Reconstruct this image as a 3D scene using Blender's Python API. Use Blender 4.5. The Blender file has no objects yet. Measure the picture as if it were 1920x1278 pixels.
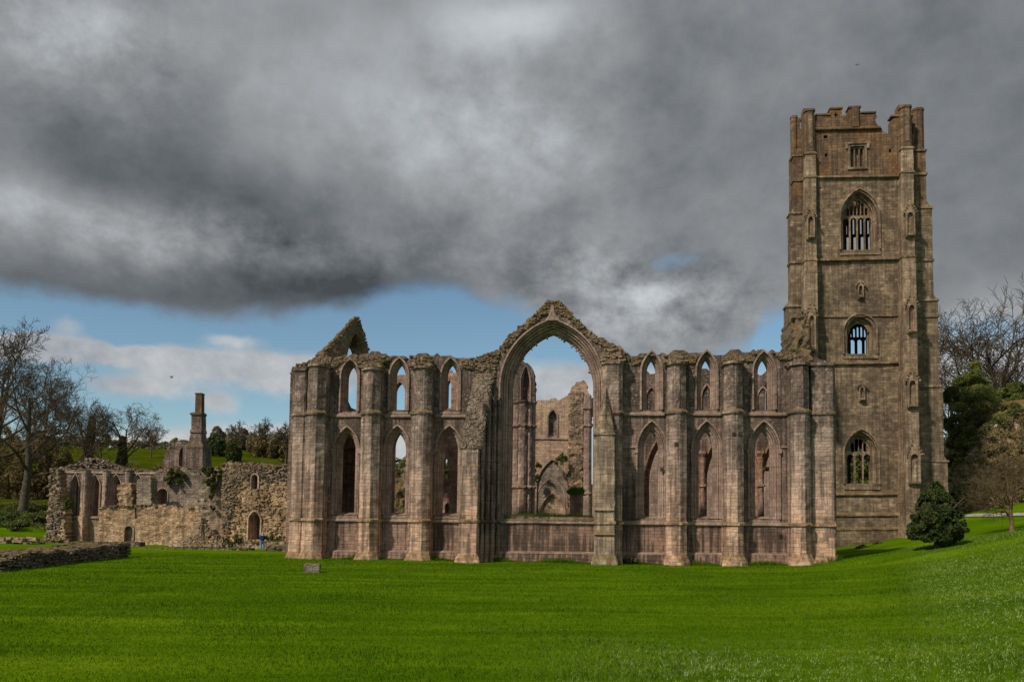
import bpy, math, random
import numpy as np
from mathutils import Vector, Matrix, noise
from mathutils.geometry import delaunay_2d_cdt
R = math.radians
rng = random.Random(7)
nrg = np.random.default_rng(11)
scene = bpy.context.scene
COL = scene.collection

# ------------------------------------------------------------------ camera
F = 1500.0                       # focal length in photo pixels (1920 wide)
CX, CY = 960.0, 896.0            # principal point in the photo
EYE = Vector((0, 0, 2.63))
PITCH, ROLL = R(3.4), R(0.75)
cam_d = bpy.data.cameras.new('camera'); cam = bpy.data.objects.new('camera', cam_d); COL.objects.link(cam)
cam_d.sensor_width = 36; cam_d.lens = F / 1920 * 36
cam_d.shift_y = (CY - 639) / 1920
cam_d.clip_start = .1; cam_d.clip_end = 6000
RM = Matrix.Rotation(R(90) + PITCH, 3, 'X') @ Matrix.Rotation(ROLL, 3, 'Z')
cam.matrix_world = Matrix.Translation(EYE) @ RM.to_4x4()
scene.camera = cam

# ------------------------------------------------------------------ sun + sky
SUN_EL, SUN_AZ = 44.0, 45.0       # azimuth: degrees to the left of straight behind the camera
sdir = Vector((-math.sin(R(SUN_AZ)) * math.cos(R(SUN_EL)), -math.cos(R(SUN_AZ)) * math.cos(R(SUN_EL)), math.sin(R(SUN_EL))))
sl = bpy.data.lights.new('sun', 'SUN'); sl.energy = 4.0; sl.angle = R(3); sl.color = (1, .88, .72)
so = bpy.data.objects.new('sun', sl); COL.objects.link(so)
so.rotation_euler = sdir.to_track_quat('Z', 'Y').to_euler(); so.location = (-60, -60, 80)
scene.view_settings.view_transform = 'Standard'; scene.view_settings.look = 'None'
scene.view_settings.exposure = 0; scene.view_settings.gamma = 1

class NT:
    """tiny node-tree writer"""
    def __init__(s, nt): s.nt = nt; s.n = nt.nodes; s.l = nt.links
    def node(s, typ, ins=None, **kw):
        n = s.n.new(typ)
        for k, v in kw.items(): setattr(n, k, v)
        if ins:
            for k, v in ins.items():
                sk = n.inputs[k]
                if isinstance(v, bpy.types.NodeSocket): s.l.new(v, sk)
                else: sk.default_value = v
        return n
    def m(s, op, a, b=0.0, c=None, clamp=False):
        d = {0: a, 1: b}
        if c is not None: d[2] = c
        return s.node('ShaderNodeMath', d, operation=op, use_clamp=clamp).outputs[0]
    def vm(s, op, a, b=(0, 0, 0)):
        return s.node('ShaderNodeVectorMath', {0: a, 1: b}, operation=op).outputs[0]
    def noise(s, vec, scale, detail=4, rough=.55, out=0, dist=0.0):
        return s.node('ShaderNodeTexNoise', {'Vector': vec, 'Scale': scale, 'Detail': detail, 'Roughness': rough, 'Distortion': dist}).outputs[out]
    def sm(s, x, a, b, lo=0.0, hi=1.0):
        return s.node('ShaderNodeMapRange', {0: x, 1: a, 2: b, 3: lo, 4: hi}, interpolation_type='SMOOTHSTEP').outputs[0]
    def ramp(s, fac, stops, interp='LINEAR'):
        n = s.node('ShaderNodeValToRGB', {0: fac}); cr = n.color_ramp; cr.interpolation = interp
        while len(cr.elements) < len(stops): cr.elements.new(.5)
        for e, (p, c) in zip(cr.elements, stops):
            e.position = p; e.color = (*c, 1) if len(c) == 3 else c
        return n.outputs[0]
    def mix(s, f, a, b, mode='MIX'):
        n = s.node('ShaderNodeMix', data_type='RGBA', blend_type=mode)
        for sk, v in ((n.inputs[0], f), (n.inputs[6], a), (n.inputs[7], b)):
            if isinstance(v, bpy.types.NodeSocket): s.l.new(v, sk)
            elif sk.type == 'RGBA': sk.default_value = (*v, 1) if len(v) == 3 else v
            else: sk.default_value = v
        return n.outputs[2]

w = bpy.data.worlds.new('World'); scene.world = w; w.use_nodes = True
T = NT(w.node_tree); w.node_tree.nodes.clear()
sky = T.node('ShaderNodeTexSky', sky_type='NISHITA', sun_disc=False, sun_elevation=R(SUN_EL),
             sun_rotation=R(180 + SUN_AZ), air_density=1.0, dust_density=.6, ozone_density=2.0)
d = T.node('ShaderNodeTexCoord').outputs['Generated']
sx = T.node('ShaderNodeSeparateXYZ', {0: d})
az = T.m('ARCTAN2', sx.outputs[0], sx.outputs[1])            # 0 = straight ahead, + = right
el = T.m('ARCSINE', sx.outputs[2])
# flattened coordinates: clouds stretch along the horizon
pv = T.node('ShaderNodeCombineXYZ', {0: az, 1: T.m('MULTIPLY', el, 1.25), 2: 0.0}).outputs[0]
n1 = T.m('SUBTRACT', T.noise(pv, 5.0, 6, .55), .5)
n2 = T.m('SUBTRACT', T.noise(T.vm('ADD', pv, (7.3, 2.1, 0)), 3.2, 5, .5), .5)
n3 = T.m('SUBTRACT', T.noise(T.vm('ADD', pv, (1.3, 9.1, 0)), 13.0, 7, .6), .5)
n5 = T.m('SUBTRACT', T.noise(T.vm('ADD', pv, (5.5, 6.6, 1)), 9.0, 9, .66), .5)
n4 = T.m('ABSOLUTE', T.m('SUBTRACT', T.noise(T.vm('ADD', pv, (3.3, 4.1, 0)), 5.5, 7, .58, dist=.0), .5))
def AZ(px): return math.atan((px - 960) / F)
def EL(px, py): return math.atan((985 + (px - 960) * .013 - py) / F * math.cos(AZ(px)))
azd = T.m('ADD', az, T.m('MULTIPLY', n2, .14)); eld = T.m('ADD', el, T.m('MULTIPLY', n1, .09))
def blobs(lst, azn, eln):
    tot = None
    for (px, py, wx, wy, amp) in lst:
        a0, e0 = AZ(px), EL(px, py); sa, se = wx / F, wy / F
        p = T.m('DIVIDE', T.m('SUBTRACT', azn, a0), sa); q = T.m('DIVIDE', T.m('SUBTRACT', eln, e0), se)
        r2 = T.m('ADD', T.m('MULTIPLY', p, p), T.m('MULTIPLY', q, q))
        g = T.m('MULTIPLY', T.m('EXPONENT', T.m('MULTIPLY', r2, -1.0)), amp)
        tot = g if tot is None else T.m('ADD', tot, g)
    return tot
# base of the big overcast deck, as elevation over azimuth
fc = T.node('ShaderNodeFloatCurve', {1: T.m('MULTIPLY_ADD', az, 1 / 1.4, .5)})
cv = fc.mapping.curves[0]
pts = [(-200, 540), (0, 535), (200, 560), (400, 595), (620, 590), (760, 545), (930, 555), (1080, 640), (1250, 690), (1400, 655), (1440, 600), (1560, 560), (1760, 600), (1920, 640)]
cp = [((AZ(a) / 1.4 + .5), EL(a, b) / .6) for a, b in pts]
cv.points[0].location = (0, cp[0][1]); cv.points[1].location = (1, cp[-1][1])
for c in cp: cv.points.new(*c)
fc.mapping.update()
base = T.m('MULTIPLY', fc.outputs[0], .6)
deck = T.sm(T.m('ADD', T.m('SUBTRACT', el, base), T.m('ADD', T.m('MULTIPLY', n1, .07), T.m('MULTIPLY', n5, .05))), -.010, .020)
hole = T.sm(T.m('ADD', blobs([(1268, 478, 60, 24, .85), (1240, 500, 40, 30, .4)], azd, eld), T.m('MULTIPLY', n3, 1.6)), .55, 1.15)
deck = T.m('MULTIPLY', deck, T.m('SUBTRACT', 1.0, T.m('MULTIPLY', hole, .45)))
# shading of the deck
sh = blobs([(560, 400, 300, 115, -.085), (150, 280, 260, 70, -.055), (90, 520, 430, 62, -.085), (640, 540, 260, 50, -.085), (80, 375, 200, 40, .09), (420, 465, 200, 30, .06),
            (80, 20, 110, 60, .11), (950, 0, 150, 40, .16), (800, 160, 320, 140, .10), (900, 330, 190, 110, .05), (1130, 470, 190, 70, -.02),
            (1240, 590, 170, 50, .17), (1215, 555, 80, 24, .12), (1300, 150, 200, 120, -.05), (1350, 400, 150, 100, -.02),
            (1850, 420, 130, 120, -.03), (1450, 40, 200, 120, -.01), (1840, 620, 150, 50, .12), (1860, 120, 160, 120, -.04)], azd, eld)
den = T.m('ADD', T.m('ADD', T.m('MULTIPLY', sh, 1.45), .25), T.m('ADD', T.m('MULTIPLY', n1, .19), T.m('ADD', T.m('MULTIPLY', n2, .09), T.m('ADD', T.m('ADD', T.m('MULTIPLY', n3, .11), T.m('MULTIPLY', n5, .11)), T.m('MULTIPLY_ADD', n4, -.20, .017)))))
puff = T.m('MULTIPLY', blobs([(1235, 585, 190, 75, 1.0), (330, 430, 420, 45, .55), (950, 250, 250, 150, .4), (80, 40, 200, 90, .5), (1100, 500, 160, 60, .5)], azd, eld), T.m('ADD', T.m('MULTIPLY', n5, 1.05), T.m('MULTIPLY', n3, .45)))
den = T.m('ADD', den, puff)
den = T.m('MAXIMUM', den, .06)
dcol = T.ramp(T.m('MULTIPLY', den, 1.6), [(0, (.0, .004, .007)), (.12, (.082, .090, .095)), (.28, (.163, .170, .174)), (.5, (.30, .305, .305)), (1, (.66, .67, .67))])
dcol = T.mix(1.0, dcol, (9.7, 10.1, 10.6), 'MULTIPLY')
# unseen clouds behind the viewer are brightened as added fill light
thin = T.sm(T.m('ABSOLUTE', az), .95, 1.8)  # weight of the added fill, full behind the viewer
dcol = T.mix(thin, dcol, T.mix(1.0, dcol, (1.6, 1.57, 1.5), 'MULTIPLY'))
# low broken clouds
lo = blobs([(60, 645, 180, 17, .9), (330, 672, 230, 18, .9), (530, 700, 120, 36, 1.0), (430, 632, 55, 16, .55), (230, 722, 80, 24, .85), (330, 700, 60, 34, .5),
            (120, 608, 35, 22, .55), (405, 755, 36, 18, .8), (350, 840, 320, 24, .9), (700, 830, 300, 30, .9), (1040, 738, 170, 44, 1.1), (500, 820, 220, 22, .5),
            (1260, 745, 260, 60, 1.0), (20, 655, 120, 20, .5), (620, 690, 90, 30, .6), (1840, 700, 180, 70, 1.1), (1480, 900, 500, 50, .9)], T.m('ADD', az, T.m('MULTIPLY', n2, .05)), T.m('ADD', el, T.m('MULTIPLY', n3, .03)))
la = T.sm(T.m('ADD', lo, T.m('ADD', T.m('MULTIPLY', n1, .7), T.m('MULTIPLY', n5, .9))), .20, .80)
lcol = T.ramp(T.m('ADD', T.m('MULTIPLY', n3, 1.3), T.m('ADD', T.m('MULTIPLY', n1, 1.0), .5)), [(.15, (2.8, 2.95, 3.2)), (.75, (6.6, 6.5, 6.4))])
blue = T.mix(1.0, sky.outputs[0], (.92, 1.04, .98), 'MULTIPLY')
skc = T.mix(T.m('MULTIPLY', la, .85), blue, lcol)
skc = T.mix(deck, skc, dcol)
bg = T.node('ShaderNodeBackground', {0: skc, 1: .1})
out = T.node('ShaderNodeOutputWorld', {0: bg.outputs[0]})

# ------------------------------------------------------------------ helpers
def ray(px, py):
    v = RM @ Vector(((px - CX) / F, -(py - CY) / F, -1.0))
    return v
def at(px, py, Y):
    v = ray(px, py); return EYE + v * (Y / v.y)

def mesh_obj(name, verts, faces, mat, parent=None, smooth=False):
    me = bpy.data.meshes.new(name); me.from_pydata([tuple(v) for v in verts], [], faces); me.update()
    me.materials.append(mat)
    if smooth: me.polygons.foreach_set('use_smooth', [True] * len(me.polygons))
    o = bpy.data.objects.new(name, me); COL.objects.link(o)
    if parent is not None: o.parent = parent
    return o
def np_mesh(name, V, Fq, mat, parent=None, smooth=False):
    """V (n,3) float, Fq (m,k) int - all faces have k corners"""
    me = bpy.data.meshes.new(name); m, k = Fq.shape
    me.vertices.add(len(V)); me.vertices.foreach_set('co', np.asarray(V, np.float32).ravel())
    me.loops.add(m * k); me.loops.foreach_set('vertex_index', Fq.astype(np.int32).ravel())
    me.polygons.add(m); me.polygons.foreach_set('loop_start', np.arange(0, m * k, k, dtype=np.int32))
    me.polygons.foreach_set('loop_total', np.full(m, k, np.int32))
    if smooth: me.polygons.foreach_set('use_smooth', np.ones(m, bool))
    me.update(calc_edges=True); me.validate()
    me.materials.append(mat)
    o = bpy.data.objects.new(name, me); COL.objects.link(o)
    if parent is not None: o.parent = parent
    return o
def tag(o, label=None, cat=None, group=None, kind=None):
    if label: o['label'] = label
    if cat: o['category'] = cat
    if group: o['group'] = group
    if kind: o['kind'] = kind
    return o
def empty(name, loc, rz=0, label=None, cat=None, group=None):
    o = bpy.data.objects.new(name, None); COL.objects.link(o); o.location = loc; o.rotation_euler = (0, 0, rz)
    o.empty_display_size = .5
    return tag(o, label, cat, group)

class MB:
    """collects geometry for one mesh"""
    def __init__(s): s.v = []; s.f = []
    def add(s, v, f):
        b = len(s.v); s.v += [tuple(p) for p in v]; s.f += [tuple(i + b for i in q) for q in f]
    def box(s, x0, x1, y0, y1, z0, z1, j=0.0):
        P = [(x, y, z) for z in (z0, z1) for (x, y) in ((x0, y0), (x1, y0), (x1, y1), (x0, y1))]
        if j: P = [tuple(c + rng.uniform(-j, j) for c in p) for p in P]
        s.add(P, [(0, 3, 2, 1), (4, 5, 6, 7), (0, 1, 5, 4), (1, 2, 6, 5), (2, 3, 7, 6), (3, 0, 4, 7)])
    def stone(s, c, sx_, sy_, sz_, tilt=.10):
        M = Matrix.Rotation(rng.uniform(-.5, .5), 3, 'Z') @ Matrix.Rotation(rng.uniform(-tilt, tilt), 3, 'X') @ Matrix.Rotation(rng.uniform(-tilt, tilt), 3, 'Y')
        P = []
        for z in (-1, 1):
            for (x, y) in ((-1, -1), (1, -1), (1, 1), (-1, 1)):
                p = M @ Vector((x * sx_ * rng.uniform(.35, .55), y * sy_ * rng.uniform(.35, .55), z * sz_ * rng.uniform(.4, .55)))
                P.append((c[0] + p.x, c[1] + p.y, c[2] + p.z))
        s.add(P, [(0, 3, 2, 1), (4, 5, 6, 7), (0, 1, 5, 4), (1, 2, 6, 5), (2, 3, 7, 6), (3, 0, 4, 7)])
    def rings(s, rings, cap=True):
        n = len(rings[0]); V = [p for r in rings for p in r]; Fc = []
        for i in range(len(rings) - 1):
            for k in range(n):
                a = i * n + k; b = i * n + (k + 1) % n
                Fc.append((a, b, b + n, a + n))
        if cap: Fc.append(tuple(range((len(rings) - 1) * n, len(rings) * n))); Fc.append(tuple(range(n - 1, -1, -1)))
        s.add(V, Fc)
    def tube(s, pts, rad, sides=8):
        rg = []
        for i, p in enumerate(pts):
            d_ = (Vector(pts[min(i + 1, len(pts) - 1)]) - Vector(pts[max(i - 1, 0)])).normalized()
            a = d_.orthogonal().normalized(); b = d_.cross(a)
            r = rad[i] if hasattr(rad, '__len__') else rad
            rg.append([Vector(p) + (a * math.cos(t) + b * math.sin(t)) * r for t in [2 * math.pi * k / sides for k in range(sides)]])
        s.rings(rg)
    def build(s, name, mat, parent=None, smooth=False): return mesh_obj(name, s.v, s.f, mat, parent, smooth)

class Frame:
    """vertical building plane: local x along it, y into it, z up"""
    def __init__(s, o, ang): s.o = Vector((o[0], o[1], 0)); s.a = ang; s.u = Vector((math.cos(ang), math.sin(ang), 0)); s.n = Vector((-math.sin(ang), math.cos(ang), 0))
    def L(s, px, py, v=0.0):
        r = ray(px, py); t = ((s.o + s.n * v) - EYE).dot(s.n) / r.dot(s.n)
        p = EYE + r * t; return ((p - s.o).dot(s.u), p.z)
    def U(s, px, py, v=0.0): return s.L(px, py, v)[0]
    def Z(s, px, py, v=0.0): return s.L(px, py, v)[1]
    def P(s, pts, v=0.0): return [s.L(a, b, v) for a, b in pts]
    def root(s, name, label, cat, group=None): return empty(name, s.o, s.a, label, cat, group)

def frame_at(px, Y, deg):
    p = at(px, 985, Y); return Frame((p.x, p.y), R(deg))

def arch_pts(cu, a, z0, zs, Rr, cxo, n=9):
    """outline from left foot over the arch to right foot. Rr = arc radius, cxo = |centre offset|"""
    th = math.acos(max(-1, min(1, -cxo / Rr))) if False else None
    # right arc: centre (cu - cxo', zs), from angle 0 to apex angle
    c = a - Rr                                   # centre of right arc relative to cu
    ang = math.acos(max(-1, min(1, (0 - c) / Rr)))
    right = [(cu + c + Rr * math.cos(t), zs + Rr * math.sin(t)) for t in [ang * i / n for i in range(n + 1)]]
    left = [(2 * cu - x, z) for x, z in right]
    P = [(cu - a, z0)] + left + right[::-1][1:] + [(cu + a, z0)]
    return P
def arch(cu, a, z0, zs, za, off=0.0, n=9):
    h = max(za - zs, .05); Rr = (a * a + h * h) / (2 * a)
    return arch_pts(cu, a + off, z0, zs, Rr + off, 0, n)

def resample(poly, cell, rag=0.0, course=0.0, closed=True, ragmin=-1e9, keep=False):
    out_ = []; n = len(poly)
    for i in range(n if closed else n - 1):
        a = poly[i]; b = poly[(i + 1) % n]
        L_ = math.hypot(b[0] - a[0], b[1] - a[1]); k = max(1, int(math.ceil(L_ / cell)))
        for j in range(k):
            t = j / k; x = a[0] + (b[0] - a[0]) * t; z = a[1] + (b[1] - a[1]) * t
            if rag and z > ragmin:
                q = rng.uniform(-1, 1) * rag
                if L_ > 0: x += -(b[1] - a[1]) / L_ * q; z += (b[0] - a[0]) / L_ * q
                if course: z = round(z / course) * course + rng.uniform(-.02, .02)
            out_.append((x, z))
    return out_
def inside(P, poly):
    x, y = P[:, 0], P[:, 1]; c = np.zeros(len(P), bool); q = np.array(poly); n = len(q)
    for i in range(n):
        x0, y0 = q[i - 1]; x1, y1 = q[i]
        if y0 == y1: continue
        m = ((y0 > y) != (y1 > y)) & (x < (x1 - x0) * (y - y0) / (y1 - y0) + x0)
        c ^= m
    return c
def cellrand(ix, iz): 
    v = math.sin(ix * 127.1 + iz * 311.7) * 43758.5453; return v - math.floor(v)
def slab(name, outer, holes, t, mat, parent, v0=0.0, cell=.45, jit=.025, rag=0.0, course=0.0, ragmin=-1e9, mode='ashlar', bulge=0.0, hcell=.4, sides_only_front=False):
    out2 = resample(outer, cell * .6 if rag else cell, rag, course, True, ragmin)
    hs = [resample(h, hcell) for h in holes]
    us = [p[0] for p in outer]; zs = [p[1] for p in outer]
    pts = list(out2); edges = [(i, (i + 1) % len(out2)) for i in range(len(out2))]
    for h in hs:
        b = len(pts); pts += h; edges += [(b + i, b + (i + 1) % len(h)) for i in range(len(h))]
    if jit and cell < 5:
        gx = np.arange(min(us) + cell / 2, max(us), cell); gz = np.arange(min(zs) + cell / 2, max(zs), cell)
        G = np.array([(x + rng.uniform(-.3, .3) * cell, z + rng.uniform(-.3, .3) * cell) for x in gx for z in gz]) if len(gx) and len(gz) else np.zeros((0, 2))
        if len(G):
            k = inside(G, out2)
            for h in hs: k &= ~inside(G, h)
            pts += [tuple(p) for p in G[k]]
    vv, ee, ff, _, _, _ = delaunay_2d_cdt([Vector(p) for p in pts], edges, [], 0, 1e-5)
    A = np.array([tuple(p) for p in vv]); T3 = np.array([tuple(f) for f in ff])
    C = A[T3].mean(1); k = inside(C, out2)
    for h in hs: k &= ~inside(C, h)
    T3 = T3[k]
    n = len(A); V = []
    for (u, z) in A:
        if mode == 'rubble':
            dj = jit * (noise.noise(Vector((u * 2.1, z * 3.4, 1.7))) * 1.6 + noise.noise(Vector((u * .6, z * .6, 9))) * 2.2 + rng.uniform(-.5, .5))
        else:
            dj = jit * (cellrand(math.floor(u / .7 + .5 * (math.floor(z / .35) % 2)), math.floor(z / .35)) - .5 + 1.2 * noise.noise(Vector((u * .35, z * .35, 3))))
        V.append((u, v0 + dj, z))
    V += [(u, v0 + t, z) for (u, z) in A]
    Fc = []; ec = {}
    for (a, b, c) in T3:
        a, b, c = int(a), int(b), int(c)
        # orient towards -y (the viewer): normal of (u,z) ccw is -y
        ar = (A[b][0] - A[a][0]) * (A[c][1] - A[a][1]) - (A[c][0] - A[a][0]) * (A[b][1] - A[a][1])
        if ar < 0: b, c = c, b
        Fc.append((a, b, c)); Fc.append((a + n, c + n, b + n))
        for e in ((a, b), (b, c), (c, a)):
            if (e[1], e[0]) in ec: del ec[(e[1], e[0])]
            else: ec[e] = 1
    for (a, b) in ec: Fc.append((b, a, a + n, b + n))
    return mesh_obj(name, V, Fc, mat, parent)

def moulding(name, cu, a, z0, zs, za, prof, mat, parent, n=9, foot=True):
    """sweep a profile [(offset outward, depth)] round an arch"""
    mb = MB(); loops = []
    for off, dep in prof:
        loops.append([(x, dep, z) for x, z in arch(cu, a, z0, zs, za, off, n)])
    m = len(loops[0]); V = [p for l in loops for p in l]; Fc = []
    for i in range(len(loops) - 1):
        for k in range(m - 1):
            Fc.append((i * m + k, i * m + k + 1, (i + 1) * m + k + 1, (i + 1) * m + k))
    mb.add(V, Fc)
    return mb.build(name, mat, parent)

def octo(u0, u1, p, c):
    """plan of a buttress against the plane y=0: width u0..u1, projection p, chamfer c"""
    m1 = u0 + (u1 - u0 - 2 * c) * .5 + c
    return [(u0, .1), (u0, -p * .45), (u0, -(p - c)), (u0 + c, -p), (m1, -p), (u1 - c, -p), (u1, -(p - c)), (u1, -p * .45), (u1, .1)]
def pier(name, stages, mat, parent, rings_at=(), jit=.02, step=.33, v0=0.0):
    """stages: [(z, u0, u1, projection, chamfer)] bottom to top"""
    mb = MB(); rg = []
    zs = sorted(set([s_[0] for s_ in stages]))
    def lerp_at(z):
        for a, b in zip(stages, stages[1:]):
            if a[0] <= z <= b[0] + 1e-6:
                t = 0 if b[0] == a[0] else (z - a[0]) / (b[0] - a[0])
                return [a[i] + (b[i] - a[i]) * t for i in range(1, 5)]
        return list(stages[-1][1:])
    z = stages[0][0]; lv = []
    for a, b in zip(stages, stages[1:]):
        k = max(1, int(round((b[0] - a[0]) / step)))
        for j in range(k): 
            t = j / k; lv.append((a[0] + (b[0] - a[0]) * t, [a[i] + (b[i] - a[i]) * t for i in range(1, 5)]))
    lv.append((stages[-1][0], list(stages[-1][1:])))
    ext = []
    for (z, q) in lv:
        if any(r - .17 < z < r + .17 for r in rings_at): continue
        ext.append((z, q, 0))
    for r in rings_at:
        q = lerp_at(r); ext += [(r - .14, q, 0), (r - .11, q, .09), (r + .03, q, .11), (r + .14, q, 0)]
    ext.sort(key=lambda e: e[0])
    for z, (u0, u1, p, c), e in ext:
        pl = octo(u0 - e, u1 + e, p + e, c)
        rg.append([(x + (rng.uniform(-jit, jit) if y < 0 else 0), v0 + y + rng.uniform(-jit, jit), z) for x, y in pl])
    # our plan runs u0 -> u1 with y<0: reverse for outward normals
    mb.rings([list(r) for r in rg])
    return mb.build(name, mat, parent)
def string_course(name, pts, v, depth, hgt, mat, parent):
    """pts [(u,z)] polyline"""
    mb = MB()
    P = resample(pts, 1.0, closed=False) + [pts[-1]]
    sec = [(0, hgt * .5), (-depth * .5, hgt * .35), (-depth, 0), (-depth, -hgt * .3), (0, -hgt * .55)]
    V = []; Fc = []
    for (u, z) in P:
        j = rng.uniform(-.012, .012)
        V += [(u, v + y + j, z + q + j) for y, q in sec]
    m = len(sec)
    for i in range(len(P) - 1):
        for k in range(m - 1): Fc.append((i * m + k, i * m + k + 1, (i + 1) * m + k + 1, (i + 1) * m + k))
    mb.add(V, Fc); return mb.build(name, mat, parent)
def rubble_line(name, pts, v0, v1, size, dens, mat, parent, drop=.15, lift=.1):
    mb = MB()
    for a, b in zip(pts, pts[1:]):
        L_ = math.hypot(b[0] - a[0], b[1] - a[1])
        for _ in range(int(L_ * dens * 1.7) + 1):
            t = rng.random(); s_ = size * .72 * rng.uniform(.6, 1.3)
            mb.stone((a[0] + (b[0] - a[0]) * t, rng.uniform(v0, v1), a[1] + (b[1] - a[1]) * t - drop + rng.uniform(-.5, .6) * lift), s_ * 1.6, s_ * 1.3, s_ * .6)
    return mb.build(name, mat, parent)
def heap(name, poly, v0, v1, n, size, mat, parent, avoid=()):
    n = int(n * 1.5)
    """stones filling a traced outline, bulging forward in the middle"""
    mb = MB(); q = np.array(poly); lo_ = q.min(0); hi_ = q.max(0); k = 0
    while k < n:
        p = np.array([[rng.uniform(lo_[0], hi_[0]), rng.uniform(lo_[1], hi_[1])]])
        if not inside(p, poly)[0] or any(inside(p, a_)[0] for a_ in avoid): continue
        s_ = size * .75 * rng.uniform(.6, 1.4); mb.stone((p[0][0], rng.uniform(v0, v1), p[0][1]), s_ * 1.6, s_ * 1.3, s_ * .65); k += 1
    return mb.build(name, mat, parent)

# ------------------------------------------------------------------ materials
def newmat(name):
    m = bpy.data.materials.new(name); m.use_nodes = True; m.node_tree.nodes.clear(); return m, NT(m.node_tree)
def stone(name, tints, bw=.5, bh=.235, mortar=.02, var=.5, dark=.55, lichen=.5, moss=.6, mossc=(.07, .075, .012), rubble=False, bump=.5, seed=0.0, pink=None, joint=.42, head=None, orange=0.0, mossn=(.15, .6)):
    m, N = newmat(name)
    tc = N.node('ShaderNodeTexCoord'); ob = tc.outputs['Object']; nm = tc.outputs['Normal']
    p = N.node('ShaderNodeSeparateXYZ', {0: ob}); q = N.node('ShaderNodeSeparateXYZ', {0: nm})
    side = N.m('GREATER_THAN', N.m('ABSOLUTE', q.outputs[0]), .78)
    s_ = N.m('ADD', N.m('MULTIPLY', p.outputs[0], N.m('SUBTRACT', 1.0, side)), N.m('MULTIPLY', p.outputs[1], side))
    wob = N.m('MULTIPLY', N.m('SUBTRACT', N.noise(ob, .8, 2), .5), .22)
    crs = N.m('MULTIPLY', N.m('SUBTRACT', N.noise(N.node('ShaderNodeCombineXYZ', {0: seed, 1: 3.0, 2: N.m('MULTIPLY', p.outputs[2], 1.3)}).outputs[0], 1.0, 2), .5), .9)
    vec = N.node('ShaderNodeCombineXYZ', {0: N.m('ADD', s_, N.m('MULTIPLY', N.m('SUBTRACT', N.noise(ob, .35, 2), .5), 1.1)), 1: N.m('ADD', N.m('ADD', p.outputs[2], crs), wob), 2: seed}).outputs[0]
    if rubble:
        vs = N.node('ShaderNodeMapping', {'Vector': vec, 'Scale': (1 / bw, 1 / bh, 1)}).outputs[0]
        vs = N.vm('ADD', vs, N.node('ShaderNodeMix', {0: .6, 4: (0, 0, 0), 5: N.noise(vec, 1.2, 3, out=1)}, data_type='VECTOR').outputs[1])
        vo = N.node('ShaderNodeTexVoronoi', {'Vector': vs, 'Scale': 1.0, 'Randomness': .85})
        ve = N.node('ShaderNodeTexVoronoi', {'Vector': vs, 'Scale': 1.0, 'Randomness': .85}, feature='DISTANCE_TO_EDGE')
        sc = N.node('ShaderNodeSeparateColor', {0: vo.outputs['Color']}).outputs[0]
        jt = N.sm(ve.outputs['Distance'], .0, .16, 1, 0)
    else:
        br = N.node('ShaderNodeTexBrick', {'Vector': vec, 'Color1': (0, 0, 0, 1), 'Color2': (1, 1, 1, 1), 'Mortar': (.5, .5, .5, 1), 'Scale': 1.0,
                                          'Mortar Size': mortar, 'Mortar Smooth': .3, 'Brick Width': bw, 'Row Height': bh}, offset=.5)
        sc = N.node('ShaderNodeSeparateColor', {0: br.outputs[0]}).outputs[0]; jt = br.outputs['Fac']
    big = N.noise(N.vm('ADD', ob, (seed, 0, seed)), .22, 4, .6)
    med = N.noise(ob, 1.3, 5, .65)
    fine = N.noise(ob, 9.0, 3, .6)
    f = N.m('ADD', N.m('MULTIPLY', N.m('SUBTRACT', sc, .5), var * .28), N.m('ADD', N.m('MULTIPLY', N.m('SUBTRACT', med, .5), 1.3), N.m('MULTIPLY', big, 1.0)), clamp=True)
    st = [(i / (len(tints) - 1) * .7 + .15, t) for i, t in enumerate(tints)]
    c = N.ramp(f, st)
    # per-stone and fine value change
    c = N.mix(1.0, c, N.ramp(N.m('ADD', N.m('MULTIPLY', sc, .2), N.m('MULTIPLY', fine, .8)), [(0.1, (.62,) * 3), (.9, (1.35,) * 3)]), 'MULTIPLY')
    if pink:
        pf = N.m('MULTIPLY', N.sm(N.m('ADD', p.outputs[2], N.m('MULTIPLY', N.m('SUBTRACT', N.noise(ob, .5, 4), .5), 5.0)), pink[1], pink[0]), N.sm(sc, -.3, .9))
        c = N.mix(N.m('MULTIPLY', pf, .7), c, pink[2])
    # dark vertical weathering streaks
    sv = N.node('ShaderNodeMapping', {'Vector': ob, 'Scale': (3.2, 3.2, .13)}).outputs[0]
    stv = N.sm(N.m('ADD', N.m('MULTIPLY', N.noise(sv, 1.0, 5, .65), .7), N.m('MULTIPLY', N.noise(N.vm('ADD', ob, (4, 4, seed)), .4, 3), .35)), .46, .60)
    c = N.mix(N.m('MULTIPLY', stv, dark), c, (.050, .038, .032))
    if head:      # soot-dark, lichen-speckled band under the wall heads
        hm = N.m('MULTIPLY', N.sm(N.m('ADD', p.outputs[2], N.m('MULTIPLY', N.m('SUBTRACT', N.noise(ob, .7, 4), .5), 3.0)), head[0], head[1]), N.sm(N.noise(N.vm('ADD', ob, (8, 1, 2)), 1.1, 4, .7), .36, .58))
        c = N.mix(N.m('MULTIPLY', hm, .72), c, (.068, .053, .045))
        sp_ = N.m('MULTIPLY', N.sm(N.noise(ob, 5.5, 5, .75), .56, .64), N.sm(p.outputs[2], head[0] - 1, head[1]))
        c = N.mix(N.m('MULTIPLY', sp_, .7), c, (.40, .39, .35))
    if orange:
        om = N.m('MULTIPLY', N.sm(N.noise(N.vm('ADD', ob, (3, 7, seed)), .33, 4, .6), .50, .66), N.sm(N.noise(ob, 2.4, 5, .7), .42, .58))
        c = N.mix(N.m('MULTIPLY', om, orange), c, (.30, .12, .02))
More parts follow.
